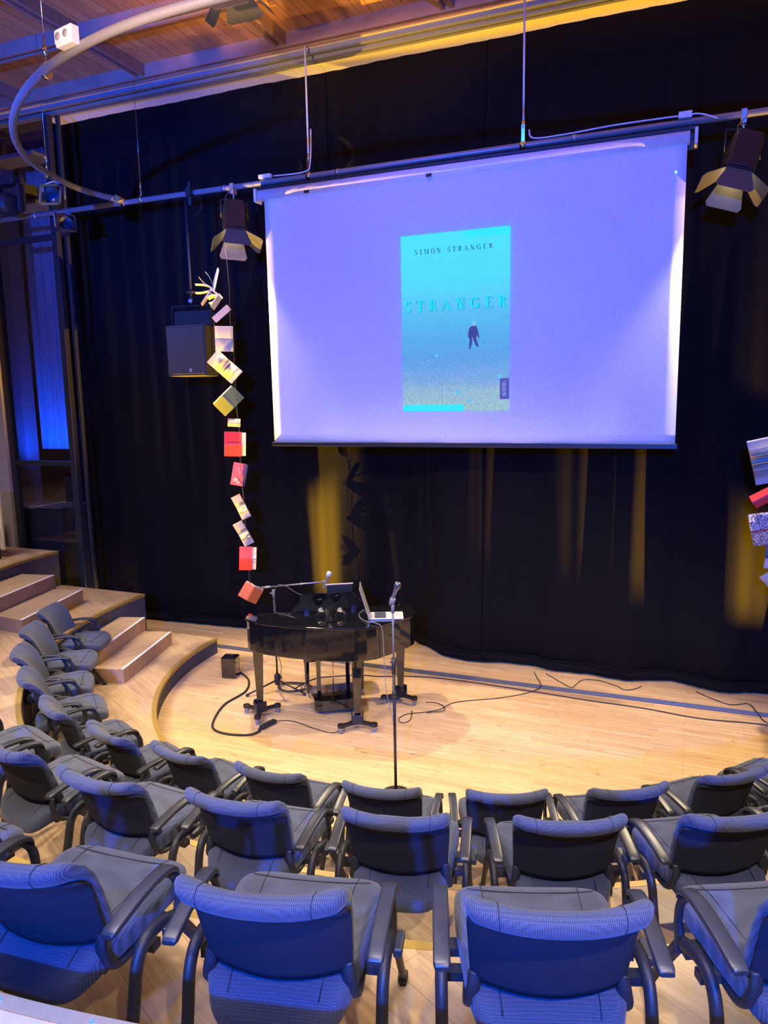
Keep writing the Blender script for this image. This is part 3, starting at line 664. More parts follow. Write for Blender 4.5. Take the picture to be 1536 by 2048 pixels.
# ================================================================== LOUDSPEAKER
t = thing('loudspeaker', 'black loudspeaker hanging beside the string of books', 'speaker', (-5.78, 8.02, 3.60), math.radians(6))
prof = [(-.27, -.20), (.27, -.20), (.24, .16), (.12, .26), (-.12, .26), (-.24, .16)]
m = MB(); m.prism(prof, 0, .62); m.build('cabinet', BLACKP, t, bevel=.01)
MB().box((0, -.206, .31), (.50, .012, .57)).build('grille', mat('speaker_grille', (.055, .047, .040), .7, bump=(500, .5)), t, bevel=.004)
m = MB(); m.box((.06, -.214, .07), (.035, .004, .045)); m.build('badge', mat('badge_grey', (.35, .35, .37), .4), t)
m = MB(); m.box((-.27, 0, .74), (.012, .05, .26)); m.box((.27, 0, .74), (.012, .05, .26)); m.box((0, 0, .87), (.55, .05, .012)); m.box((0, .02, .72), (.50, .06, .18)); m.build('bracket', BLACK, t)
m = MB(); m.cyl((0, 0, .87), (0, 0, 2.20), .017, 12); m.cyl((0, 0, .90), (0, 0, .98), .028, 12); m.cyl((0, 0, 1.02), (0, 0, 1.05), .06, 16); m.build('pole', BLACKP, t)
MB().box((0, -.03, .93), (.035, .02, .035)).build('clamp', mat('blue_clamp', (.12, .25, .7), .4), t)
m = MB(); m.cyl((.30, 0, .1), (.30, 0, .78), .012, 8); m.cyl((.30, -.03, .10), (.30, .03, .10), .035, 14); m.build('tilt_arm', BLACK, t)
t = thing('pipe_clamp', 'small dark clamp with a loose black cable on the pipe above the loudspeaker', 'clamp', (-5.66, 7.94, 5.80))
m = MB(); m.box((0, 0, 0), (.06, .09, .10)); m.cyl((0, 0, .03), (0, 0, .12), .02, 10); m.cyl((0, 0, -.05), (0, 0, -.16), .025, 10); m.build('body', BLACKP, t, bevel=.006)
m = MB(); m.tube(smooth_path([(.06, -.04, -.04), (.2, -.05, -.12), (.17, -.05, -.25), (.04, -.04, -.30)]), .005, 6); m.build('cable', BLACK, t)

# ================================================================== PIANO
PA = math.radians(31.4)
t = thing('grand_piano', 'glossy black baby grand piano with its music desk raised', 'piano', (-4.03, 6.33, 0), PA)
BZ0, BZ1 = .735, 1.05
outl = [(-.06, .44), (-.06, .02), (-.035, -.05), (.02, -.12), (.10, -.20), (.21, -.28), (.36, -.375), (.52, -.455), (.70, -.53), (.86, -.585), (.98, -.61), (1.10, -.61), (1.20, -.585), (1.33, -.50), (1.47, -.395), (1.60, -.295), (1.655, -.22), (1.67, -.14), (1.67, .44)]
key_b = .06
case = [(-.06, key_b)]+outl[1:-1]+[(1.67, key_b)]
MB().prism(case, BZ0, BZ1).build('case', GLOSS, t, bevel=.006)
m = MB(); m.box((.805, .25, BZ0+.04), (1.73, .38, .08)); m.build('key_bed', GLOSS, t, bevel=.004)
m = MB(); m.box((-.03, .25, .88), (.06, .38, .22)); m.box((1.64, .25, .88), (.06, .38, .22)); m.build('key_cheek', GLOSS, t, bevel=.01)
m = MB(); m.box((.805, .23, .835), (1.58, .14, .03)); m.build('white_keys', WHITEP, t)
m = MB()
for i in range(52):
    if i % 7 in (0, 2, 3, 5, 6): m.box((.03+i*1.55/52+.015, .20, .856), (.012, .09, .014))
m.build('black_keys', BLACKP, t)
MB().box((.805, .115, .96), (1.60, .02, .17)).build('fallboard', GLOSS, t)
lid = [(x_*1.0+(.02 if x_ > .8 else -.02)*(abs(x_-.8) > .6), y_-.014) for x_, y_ in outl[1:-1]]
lid = [(-.08, .07)]+lid+[(1.69, .07)]
MB().prism(lid, BZ1+.002, BZ1+.026).build('lid', GLOSS, t, bevel=.006)
MB().box((.80, .105, BZ1+.014), (1.50, .06, .02)).build('lid_flap', GLOSS, t, bevel=.005)
# music desk, leaning back towards the tail
m = MB(); pr = [(.40, 0), (1.22, 0), (1.21, .04), (1.15, .10), (1.14, .185), (.98, .20), (.82, .185), (.66, .20), (.50, .185), (.49, .10), (.42, .04)]
Ml = Matrix.Translation((0, .075, BZ1+.03)) @ Matrix.Rotation(math.radians(12), 4, 'X')
vs = [Ml @ Vector((a, 0, b)) for a, b in pr]+[Ml @ Vector((a, .014, b)) for a, b in pr]; n = len(pr)
m.add(vs, [tuple(range(n)), tuple(reversed(range(n, 2*n)))]+[(i, (i+1) % n, n+(i+1) % n, n+i) for i in range(n)])
m.build('music_desk', GLOSS, t)
for x_ in (.56, 1.06): MB().box((x_, .055, BZ1+.045), (.05, .02, .05)).build('hinge', mat('dark_blue_hinge', (.02, .03, .07), .3, .5), t)
def pleg(x_, y_):
    m = MB(); m.box((x_, y_, (.735+.11)/2), (.105, .105, .735-.11), taper=.58); m.build('leg', GLOSS, t, bevel=.004)
pleg(.04, -.02); pleg(1.0, -.52); pleg(1.55, .06)
# lyre
m = MB(); m.box((.66, .0, .42), (.045, .045, .64)); m.box((.97, .0, .42), (.045, .045, .64)); m.build('lyre_post', GLOSS, t, bevel=.003)
m = MB(); m.cyl((.815, .0, .15), (.815, .0, .74), .006, 8); m.build('pedal_rod', STEEL, t)
m = MB(); m.prism([(.58, .06), (.60, -.12), (.68, -.16), (.95, -.16), (1.03, -.12), (1.05, .06)], .05, .17); m.build('lyre_box', GLOSS, t, bevel=.005)
MB().box((.815, .02, .72), (.42, .12, .04)).build('lyre_top', GLOSS, t, bevel=.005)
for x_ in (.72, .815, .91): m = MB(); m.sq((x_, .13, .07), (.03, .14, .014), .5, .5, 12, 8); m.build('pedal', NOSING, t)
# dollies
def dolly(x_, y_, ang, label):
    P = Matrix.Rotation(PA, 4, 'Z') @ Vector((x_, y_, 0)); P = P+Vector((-4.03, 6.33, 0))
    d = thing('piano_dolly', label, 'dolly', P, ang, 'wheeled dollies under the piano legs')
    m = MB(); m.box((0, 0, .085), (.11, .11, .045)); m.box((.0, .055, .13), (.10, .012, .10)); m.box((0, -.055, .13), (.10, .012, .10)); m.box((-.055, 0, .125), (.012, .11, .08)); m.build('cup', BLACK, d, bevel=.006)
    for k in range(3):
        a = 2*PI*k/3; e = Vector((.19*math.cos(a), .19*math.sin(a), 0)); b_ = e*.25
        m = MB(); m.box((e*.6+Vector((0, 0, .075))), (.16, .045, .03), Matrix.Rotation(a, 4, 'Z')); m.cyl(e+Vector((0, 0, .06)), e+Vector((0, 0, .095)), .036, 16)
        arm = m.build('arm', BLACK, d, bevel=.004)
        m = MB(); m.cyl(e+Vector((0, 0, .05)), e+Vector((0, 0, .062)), .028, 14); m.build('caster_plate', STEEL, arm)
        s_ = Vector((-math.sin(a+.5), math.cos(a+.5), 0))*.018
        m = MB(); m.cyl(e+Vector((0, 0, .0255))-s_, e+Vector((0, 0, .0255))+s_, .025, 16); m.build('caster_wheel', GREY, arm)
dolly(.04, -.02, .9, 'black three wheeled dolly under the left piano leg')
dolly(1.0, -.52, 2.0, 'black three wheeled dolly under the nearest piano leg')
dolly(1.55, .06, -.3, 'black three wheeled dolly under the right piano leg behind the microphone stand')
# bench behind the piano
u_ = Vector((math.cos(PA), math.sin(PA), 0)); v_ = Vector((-math.sin(PA), math.cos(PA), 0))
P = Vector((-4.03, 6.33, 0))+u_*.88+v_*.62
t = thing('piano_bench', 'black piano bench on the far side of the piano', 'bench', P, PA)
MB().sq((0, 0, .47), (.74, .36, .07), .4, .3).build('cushion', BLACKP, t)
MB().box((0, 0, .41), (.70, .33, .07)).build('frame', GLOSS, t, bevel=.004)
for sx in (-.31, .31):
    for sy in (-.13, .13): MB().box((sx, sy, .19), (.045, .045, .38), taper=.6).build('leg', GLOSS, t, bevel=.002)
# folder behind the music desk
t = thing('music_folder', 'dark folder with a pale top edge standing behind the music desk', 'folder', Vector((-4.03, 6.33, BZ1+.065))+u_*.92+v_*.13, PA)
m = MB(); M5 = Matrix.Rotation(math.radians(10), 4, 'X'); m.box(M5 @ Vector((0, 0, .12)), (.27, .012, .23), M5); m.build('cover', BLACKP, t)
m = MB(); m.box(M5 @ Vector((0, 0, .238)), (.29, .016, .008), M5); m.build('top_edge', mat('pale_edge', (.5, .4, .4), .5), t)
# laptop
t = thing('laptop', 'silver open laptop with black keyboard on the right end of the piano', 'laptop', (-2.74, 6.78, BZ1+.027), math.radians(22.5))
MB().box((0.02, 0, .008), (.34, .235, .014)).build('base', mat('laptop_silver', (.70, .68, .66), .35, .3), t, bevel=.004)
m = MB(); m.box((-.045, 0, .0155), (.115, .205, .002)); kb = m.build('keyboard', mat('key_black', (.03, .035, .045), .5), t)
m = MB()
for i in range(5):
    for j in range(11): m.box((-.09+i*.022, -.09+j*.018, .0175), (.018, .014, .003))
m.build('keys', mat('key_cap', (.06, .07, .09), .5), kb)
m = MB(); m.box((.10, 0, .0155), (.085, .11, .001)); m.build('touchpad', mat('touchpad_grey', (.52, .50, .48), .35), t)
M6 = Matrix.Translation((-.155, 0, .012)) @ Matrix.Rotation(math.radians(-16), 4, 'Y')
m = MB(); m.box(M6 @ Vector((0, 0, .165)), (.007, .325, .225+.11), M6.to_3x3().to_4x4()); m.build('screen_lid', mat('lid_silver', (.55, .52, .5), .35, .4), t, bevel=.002)
# drinking glasses
def tumbler(x_, y_, s, label, flip=False):
    t = thing('drinking_glass', label, 'glass', (x_, y_, BZ1+.0275), 0, 'clear glasses on the piano lid')
    pr = [(0, .004), (.026, .004), (.032, .02), (.038, .10), (.040, .105), (.0375, .10), (.031, .022), (.024, .012), (0, .012)] if not flip else [(.052, .0), (.055, .02), (.045, .06), (.02, .085), (0, .09), (0, .084), (.018, .079), (.041, .056), (.051, .02), (.049, 0)]
    m = MB(); m.lathe([(a*s, b*s) for a, b in pr], n=28); m.build('bowl', GLASS, t)
    return t
tumbler(-3.36, 6.58, 1.1, 'upturned clear glass on the piano, leftmost of the three', True)
tumbler(-3.17, 6.64, 1.1, 'upturned clear glass on the piano, rightmost of the three', True)
tumbler(-3.22, 6.47, 1.25, 'clear drinking glass in front of the two upturned ones on the piano')

# ================================================================== MICROPHONES
def mic_mesh(parent, P0, P1, head=GREY, bodym=GREY):
    a = Vector(P0); b = Vector(P1); d = (b-a).normalized(); L = (b-a).length
    q = d.to_track_quat('Z', 'Y').to_matrix().to_4x4()
    m = MB(); m.lathe([(0, 0), (.011, .0), (.012, .02), (.017, L*.66), (.023, L*.74)], a, 16, q); m.build('mic_body', bodym, parent)
    m = MB(); m.lathe([(.022, L*.73), (.0255, L*.76), (.0255, L*.80), (.029, L*.83), (.028, L*.93), (.018, L*.99), (0, L)], a, 18, q); m.build('mic_grille', head, parent)
BX, BY = -2.02, 5.22
t = thing('microphone_stand', 'tall straight microphone stand in front of the piano', 'microphone stand', (-2.095, 5.36, 0))
m = MB(); m.cyl((0, 0, .03), (0, 0, 1.12), .0125, 12); m.build('lower_tube', BLACK, t)
m = MB(); m.cyl((0, 0, 1.12), (0, 0, 1.64), .008, 12); m.build('upper_tube', GREY, t)
m = MB(); m.lathe([(0, 0), (.125, 0), (.125, .018), (.04, .03), (.02, .045), (0, .045)], n=32); m.build('base', BLACK, t)
m = MB(); m.cyl((0, 0, 1.07), (0, 0, 1.20), .019, 14); m.cyl((0, 0, .86), (0, 0, .92), .017, 14); m.cyl((-.035, 0, 1.16), (0, 0, 1.16), .006, 8); m.build('clutch', BLACKP, t)
m = MB(); m.cyl((0, 0, 1.58), (0, 0, 1.66), .014, 12); m.tube([(-.01, 0, 1.655), (.005, 0, 1.70)], .024, 12); m.build('clip', GREY, t)
mic_mesh(t, (-.022, -.005, 1.645), (.045, .03, 1.83), mat('mic_mesh', (.16, .16, .18), .35, .8), mat('mic_metal', (.30, .31, .36), .3, .8))
# boom stand left of the piano
t = thing('boom_microphone_stand', 'boom microphone stand with tripod legs reaching over the piano', 'microphone stand', (-4.17, 7.01, 0))
m = MB(); m.cyl((0, 0, .12), (0, 0, 1.13), .011, 12); m.build('pole', BLACK, t)
m = MB(); m.lathe([(0, .07), (.03, .07), (.035, .10), (.035, .18), (.02, .20), (0, .2)], n=16); m.build('hub', BLACK, t)
for a in (10, 130, 245):
    m = MB(); e = Vector((math.cos(math.radians(a-15)), math.sin(math.radians(a-15)), 0)); m.cyl(e*.02+Vector((0, 0, .12)), e*.36+Vector((0, 0, .022)), .010, 10)
    lg = m.build('leg', BLACK, t); m = MB(); m.sq(e*.36+Vector((0, 0, .018)), (.035, .035, .034), .6, .6, 12, 8); m.build('rubber_foot', BLACKP, lg)
m = MB(); m.cyl((0, 0, 1.10), (0, 0, 1.17), .016, 12); m.sq((0, 0, 1.17), (.04, .04, .04), .8, .8, 12, 8); m.cyl((-.05, 0, 1.14), (0, 0, 1.14), .008, 8); m.build('pivot', GREY, t)
m = MB(); m.cyl((-.16, 0, 1.195), (.64, 0, 1.325), .007, 10); m.cyl((-.17, 0, 1.193), (-.03, 0, 1.216), .012, 10); m.cyl((.33, 0, 1.274), (.37, 0, 1.281), .012, 10); m.build('boom_arm', mat('boom_steel', (.35, .33, .32), .35, .6), t)
m = MB(); m.cyl((.62, 0, 1.322), (.66, 0, 1.33), .014, 10); m.build('clip', GREY, t)
mic_mesh(t, (.625, -.01, 1.25), (.70, .02, 1.44), mat('mic_bright', (.75, .74, .72), .4, .3), mat('mic_grey', (.42, .40, .36), .35, .6))
m = MB(); m.tube(smooth_path([(.625, -.01, 1.25), (.56, -.02, 1.19), (.44, -.02, 1.15), (.30, -.02, 1.18), (.14, -.01, 1.25), (.05, -.015, 1.23), (.02, -.015, 1.1), (.03, -.015, .8), (.02, -.015, .5), (.07, -.02, .3), (.05, -.03, .1), (.10, -.05, .012)], 8), .004, 8); m.build('cable', mat('mic_cable', (.10, .09, .08), .5), t)
m = MB()
for k in range(5):
    m.tube([(.10+.02*k+(.15+.012*k)*math.cos(a_/16*2*PI), .10+.02*math.sin(k)+(.11+.01*k)*math.sin(a_/16*2*PI), .008+.006*k+.02*math.sin(a_)*.3) for a_ in range(16)], .004, 6, closed=True)
m.build('coiled_cable', CABLE, t)

# equipment box and cables
t = thing('equipment_box', 'small glossy black box standing on the stage left of the piano', 'box', (-4.92, 7.20, 0), .2)
m = MB(); m.box((0, 0, .13), (.18, .16, .26)); m.build('housing', GLOSS, t, bevel=.012)
m = MB(); m.box((0, 0, .272), (.10, .02, .014)); m.build('handle', BLACKP, t, bevel=.004)

def cable(label, pts, rad=.005, z=None):
    m = MB(); m.tube(smooth_path([(a, b, (c_ if c_ else 0)+rad+.001) for a, b, c_ in pts], 7), rad, 8)
    return tag(m.build('floor_cable', CABLE), label, 'cable', 'black cables on the stage floor')
cable('thick black cable looping from the small black box to the power adapter', [(-4.88, 7.33, 0), (-4.64, 7.14, 0), (-4.49, 6.83, 0), (-4.51, 6.45, 0), (-4.4, 6.09, 0), (-4.27, 5.89, 0), (-4.07, 5.84, 0), (-3.85, 5.9, 0), (-3.80, 6.02, 0)], .011)
cable('thin black cable from the power adapter to the pedal box', [(-3.78, 6.27, 0), (-3.6, 6.33, 0), (-3.35, 6.26, 0), (-3.12, 6.22, 0), (-3.04, 6.34, 0), (-3.04, 6.62, 0)], .0045)
cable('long black cable running from the boom stand along the floor track to the right', [(-4.0, 7.12, 0), (-3.89, 7.48, 0), (-3.46, 7.72, 0), (-3.24, 7.76, 0), (-3.0, 7.85, 0), (-2.66, 7.93, 0), (-2.23, 7.95, 0), (-1.81, 7.93, 0), (-1.2, 7.89, 0), (-0.8, 7.86, 0), (-0.24, 7.84, 0), (0.3, 7.77, 0), (0.92, 7.82, 0), (1.6, 7.7, 0)], .006)
cable('thin cable coming out under the curtain and curling to the right piano dolly', [(-1.52, 8.52, 0), (-1.49, 8.42, 0), (-1.38, 8.14, .014), (-1.38, 7.97, .01), (-1.54, 7.78, 0), (-1.78, 7.58, 0), (-2.02, 7.44, 0), (-2.18, 7.31, 0), (-2.26, 7.11, 0), (-2.39, 6.99, 0), (-2.55, 6.88, 0), (-2.59, 6.74, 0), (-2.52, 6.67, 0), (-2.47, 6.77, 0), (-2.53, 6.98, 0)], .0045)
cable('short loop of thin cable beside the right piano dolly', [(-2.46, 7.24, 0), (-2.36, 7.26, 0), (-2.25, 7.2, 0), (-2.21, 7.07, .01), (-2.36, 6.96, .01)], .0045)
cable('thin cable wandering out from under the curtain, middle of the stage', [(-1.38, 8.5, 0), (-1.3, 8.42, 0), (-1.05, 8.17, 0), (-1.0, 8.27, 0), (-0.94, 8.44, 0), (-0.77, 8.48, 0), (-0.64, 8.42, 0), (-0.55, 8.37, 0), (-0.47, 8.29, 0), (-0.36, 8.36, 0), (-0.30, 8.46, 0)], .0045)
cable('thin cable below the curtain hem at the far right', [(0.27, 8.5, 0), (0.41, 8.36, 0), (0.6, 8.24, 0), (0.78, 8.32, 0), (0.84, 8.10, .014), (0.92, 7.88, 0), (1.2, 7.76, .006)], .005)
t = thing('power_adapter', 'black power adapter brick on the floor by the left piano dolly', 'adapter', (-3.79, 6.15, 0), math.radians(75))
MB().box((0, 0, .022), (.20, .06, .04)).build('brick', BLACKP, t, bevel=.01); MB().cyl((-.13, 0, .02), (-.10, 0, .02), .012, 10).build('plug', BLACKP, t)
# laptop lead
m = MB(); m.tube(smooth_path([(-2.93, 6.80, 1.085), (-3.02, 6.92, 1.085), (-3.0, 6.72, 1.085), (-2.86, 6.55, 1.085), (-2.72, 6.50, 1.09), (-2.655, 6.50, 1.03), (-2.645, 6.51, .7), (-2.64, 6.55, .35), (-2.60, 6.62, .02)], 8), .004, 8)
tag(m.build('laptop_lead', mat('lead_grey', (.22, .21, .2), .5)), 'thin grey lead hanging from the laptop down the side of the piano', 'cable')

# ================================================================== BOOKS
def cover_mat(name, c): return mat('cover_'+name, c, .45)
SPECK = bpy.data.materials.new('marbled_paper'); SPECK.use_nodes = True; nt = SPECK.node_tree
n_ = nt.nodes.new('ShaderNodeTexNoise'); n_.inputs['Scale'].default_value = 70; n_.inputs['Detail'].default_value = 2; cr = nt.nodes.new('ShaderNodeValToRGB')
cr.color_ramp.elements[0].position = .44; cr.color_ramp.elements[0].color = (.10, .08, .09, 1); cr.color_ramp.elements[1].position = .56; cr.color_ramp.elements[1].color = (.62, .55, .52, 1)
tc_ = nt.nodes.new('ShaderNodeTexCoord'); nt.links.new(tc_.outputs['Object'], n_.inputs['Vector']); nt.links.new(n_.outputs['Fac'], cr.inputs[0]); nt.links.new(cr.outputs[0], nt.nodes['Principled BSDF'].inputs[0])
PRINT = bpy.data.materials.new('printed_page'); PRINT.use_nodes = True; nt = PRINT.node_tree
br = nt.nodes.new('ShaderNodeTexBrick'); br.inputs['Scale'].default_value = 1; br.inputs['Brick Width'].default_value = .016; br.inputs['Row Height'].default_value = .006; br.inputs['Mortar Size'].default_value = .0022
br.inputs['Color1'].default_value = (.28, .26, .24, 1); br.inputs['Color2'].default_value = (.33, .31, .28, 1); br.inputs['Mortar'].default_value = (.50, .46, .40, 1)
tc_ = nt.nodes.new('ShaderNodeTexCoord'); mp_ = nt.nodes.new('ShaderNodeMapping'); mp_.inputs['Rotation'].default_value = (PI/2, 0, 0); nt.links.new(tc_.outputs['Object'], mp_.inputs[0]); nt.links.new(mp_.outputs[0], br.inputs['Vector']); nt.links.new(br.outputs[0], nt.nodes['Principled BSDF'].inputs[0])
nt.nodes['Principled BSDF'].inputs['Roughness'].default_value = .9
def book(label, loc, roll, L, Wd, phi, side, cov, rz=33, tilt=0, pages=.012, shift=0.0, cov2=None, fan=3, group='books hanging on the left string', spine=None):
    """spine lies along local X; covers open up and down; side=+1 shows the covers, -1 shows the pages"""
    t = thing('hanging_book', label, 'book', loc, 0, group)
    t.rotation_euler = (Matrix.Rotation(math.radians(rz), 3, 'Z') @ Matrix.Rotation(math.radians(roll), 3, 'Y') @ Matrix.Rotation(math.radians(tilt), 3, 'X')).to_euler()
    f = math.radians(phi); th = .003
    for k, s in enumerate((1, -1)):
        d = Vector((0, side*math.sin(f), s*math.cos(f))); nrm = Vector((0, -math.cos(f), s*side*math.sin(f)))
        Q = Matrix((Vector((1, 0, 0)), d, Vector((1, 0, 0)).cross(d))).transposed().to_4x4()
        m = MB(); m.box(d*(Wd/2+.004), (L, Wd, th), Q)
        c_ = (cov2 if (k and cov2) else cov)
        m.build('cover', c_, t)
        # page block inside the cover, a slightly curved slab
        inn = Vector((0, side, 0)); inn = (inn-d*inn.dot(d)).normalized()
        def pg(i, j):
            q = i/6; e = (j in (1, 2))
            off = (th+pages*(1-.5*q)*(1 if j in (2, 3) else 0)+ (.006*math.sin(q*PI) if j in (2, 3) else 0))
            xx = (-1 if j in (0, 3, 4) else 1)*(L/2-.006)+shift
            return d*(.006+q*(Wd-.008))+inn*off+Vector((xx, 0, 0))
        m = MB(); m.grid(pg, 7, 5, smooth=False)
        for i in (0, 6): m.add([pg(i, 0), pg(i, 1), pg(i, 2), pg(i, 3)], [(0, 1, 2, 3)])
        m.build('page_block', PRINT if side < 0 else PAPER, t)
    # fanned loose leaves
    for k in range(fan):
        g = math.radians(-55+110*(k+.5)/fan)*(1-f/PI)
        d = Vector((0, side*math.cos(g), math.sin(g)))
        def lf(i, j):
            q = i/6
            return d*(q*Wd*.93)+Vector((0, 0, .02*math.sin(q*PI)*(1 if k % 2 else -1)))+Vector(((-1 if j == 0 else 1)*(L/2-.008)+shift, 0, 0))
        m = MB(); m.grid(lf, 7, 2); m.build('leaf', PAPER, t, solid=.001)
    m = MB(); w_ = .010
    m.box((0, -side*.002 if side > 0 else .003, 0), (L, .004, .02)); m.build('spine', spine or cov, t)
    return t
RED = cover_mat('red', (.62, .03, .035)); GREEN = cover_mat('green', (.03, .045, .04)); CREAM = cover_mat('cream', (.42, .38, .32)); WHITEC = cover_mat('white', (.48, .48, .50)); BROWN = cover_mat('brown', (.42, .10, .025)); ORANGE = cover_mat('orange', (.55, .22, .10)); PINK = cover_mat('pink_red', (.66, .09, .10)); BLK = cover_mat('black', (.03, .03, .035)); TAN = cover_mat('tan', (.45, .35, .25)); SCARLET = cover_mat('scarlet', (.80, .035, .03))
YB = 7.7
book('fluttering cream book edge-on, topmost of the left string', (-5.215, YB, 4.60), 8, .10, .24, 12, 1, CREAM, fan=4, rz=118, tilt=26)
book('half open book with a grey cover flap, second from the top of the left string', (-5.13, YB, 4.51), 14, .12, .17, 42, 1, CREAM, cov2=cover_mat('grey', (.35, .32, .36)), fan=3, rz=105, tilt=-8)
book('thin closed book hanging diagonally above the open page spread', (-5.13, YB, 4.31), -40, .24, .035, 0, 1, TAN, fan=0, pages=.01)
book('open book facing out with its printed pages, left of the screen', (-5.11, YB, 4.015), 1, .215, .145, 8, -1, CREAM, fan=0, pages=.012)
book('pale cover book with fanned pages and a speckled lower cover', (-5.12, YB, 3.685), -47, .20, .20, 22, -1, WHITEC, cov2=SPECK, fan=5)
book('dark green book with yellow-lit pages hanging diagonally', (-5.09, YB, 3.28), 47, .20, .18, 28, 1, GREEN, fan=4, shift=-.02)
book('small flat book just above the red open one', (-5.03, YB, 3.02), 4, .15, .055, 35, 1, TAN, fan=1)
book('upper red open book on the left string, pages sticking out at its right', (-5.06, YB, 2.76), 3, .21, .155, 20, 1, RED, fan=3, shift=.055, pages=.01)
b9 = book('pink-red closed picture book with a black spine', (-5.01, YB, 2.395), 12, .145, .135, 2, 1, PINK, fan=0, cov2=PINK, spine=PINK)
m = MB(); m.box((.085, -.002, 0), (.03, .012, .27)); m.build('black_spine', BLK, b9)
m = MB()
for (a, b, rr) in ((-.02, -.07, .03), (.02, -.10, .02), (.02, .03, .012), (-.005, .07, .010), (.035, .01, .012)):
    m.add([(a+rr*math.cos(2*PI*k/14), -.0045-.0, b+rr*.8*math.sin(2*PI*k/14)) for k in range(14)], [tuple(range(14))])
m.build('cover_picture', cover_mat('pale_pink', (.75, .35, .30)), b9)
book('open book with orange cover and pale page, tilted', (-4.99, YB, 2.00), -24, .12, .165, 24, -1, ORANGE, fan=2)
book('yellow-lit open book with thick pages below the orange one', (-4.975, YB, 1.67), -26, .125, .165, 22, -1, TAN, fan=2, pages=.02)
book('lower, brighter red open book on the left string, pages sticking out at its right', (-4.96, YB, 1.335), 4, .155, .155, 20, 1, SCARLET, fan=3, shift=.06, pages=.01)
book('brown book hanging on its corner just above the piano', (-4.91, YB, .90), -58, .20, .125, 14, 1, BROWN, fan=2, shift=.02)
G2 = 'books hanging on the right string'
book('large open book with white pages at the right edge, topmost there', (.79, YB, 2.66), -14, .34, .21, 10, -1, WHITEC, rz=-5, fan=5, pages=.03, group=G2)
book('thin red book under the white one at the right edge', (.80, YB, 2.33), -32, .34, .075, 35, 1, RED, rz=-5, fan=1, group=G2)
book('marbled grey book with a dark red spine at the right edge', (.83, YB, 2.00), -12, .36, .17, 26, 1, SPECK, rz=-5, fan=3, spine=mat('spine_red', (.38, .05, .04), .5), group=G2, pages=.02)
book('black and white striped book at the right edge below the marbled one', (.90, YB, 1.72), 4, .22, .11, 12, 1, BLK, cov2=WHITEC, rz=-5, fan=1, group=G2)
book('yellow-lit open book, lowest at the right edge', (.88, YB, 1.52), -40, .18, .10, 20, -1, TAN, rz=-5, fan=2, group=G2)
for x0, x1, z0, z1, lab in ((-5.05, -4.93, 5.74, .95, 'thin dark string carrying the left column of books'), (.86, .86, 5.74, 1.45, 'thin dark string carrying the right column of books')):
    m = MB(); m.tube([(x0+(x1-x0)*i/20+.012*math.sin(i*1.7), YB+.012+(.24 if i == 0 else 0), z0+(z1-z0)*i/20) for i in range(21)], .003, 6)
    tag(m.build('hanging_string', CORD), lab, 'string')

# black metal flags added only to block stray amber light
t = thing('added_light_flag', 'small black flag added to block light, low behind the seating tier, nearest the steps', 'light flag', (-7.42, 8.245, 0))
MB().box((0, 0, .28), (.004, .232, .56)).build('plate', BLACK, t)
MB().box((0, 0, .006), (.10, .04, .010)).build('foot', BLACK, t)
for (ya, yb, lb) in ((8.4056, 8.66, 'low black flag added to block light behind the seating tier, next to the curtain'), (8.20, 8.3815, 'low black flag added to block light behind the seating tier, next to the steps')):
    t = thing('added_light_flag', lb, 'light flag', (-7.6, (ya+yb)/2, 0))
    MB().box((0, 0, .29), (.006, yb-ya, .56)).build('plate', BLACK, t)
    MB().box((0, 0, .006), (.12, .04, .010)).build('foot', BLACK, t)
t = thing('added_light_flag', 'black metal flag added to block light behind the front row chairs, outside the frame', 'light flag', (-6.975, 5.183, .70), math.radians(-43.5))
MB().box((0, 0, 1.0), (.50, .006, 1.5)).build('plate', BLACK, t); MB().cyl((0, 0, 0), (0, 0, .26), .012, 8).build('stand', BLACK, t)

t = thing('added_light_flag', 'black metal flag added to block light, standing on the second tier, outside the frame', 'light flag', (-7.389, 5.548, .70), math.radians(142))
MB().box((0, 0, 1.0), (.50, .006, 1.5)).build('plate', BLACK, t); MB().cyl((0, 0, 0), (0, 0, .26), .012, 8).build('stand', BLACK, t)

# ================================================================== EASEL at the far left
t = thing('flip_chart', 'white flip chart board on thin dark legs at the far left edge', 'flip chart', (-8.90, 7.28, 1.2), .1)
MB().box((0, 0, .52), (.68, .03, .80)).build('board', WHITEP, t); MB().box((0, -.03, .95), (.60, .05, .05)).build('paper_clamp', BLACK, t)
for sx, sy in ((-.33, -.1), (.33, -.1), (0, .22)): MB().cyl((sx*1.05, sy, .01), (sx*.7, 0, .92), .012, 8).build('leg', BLACK, t)

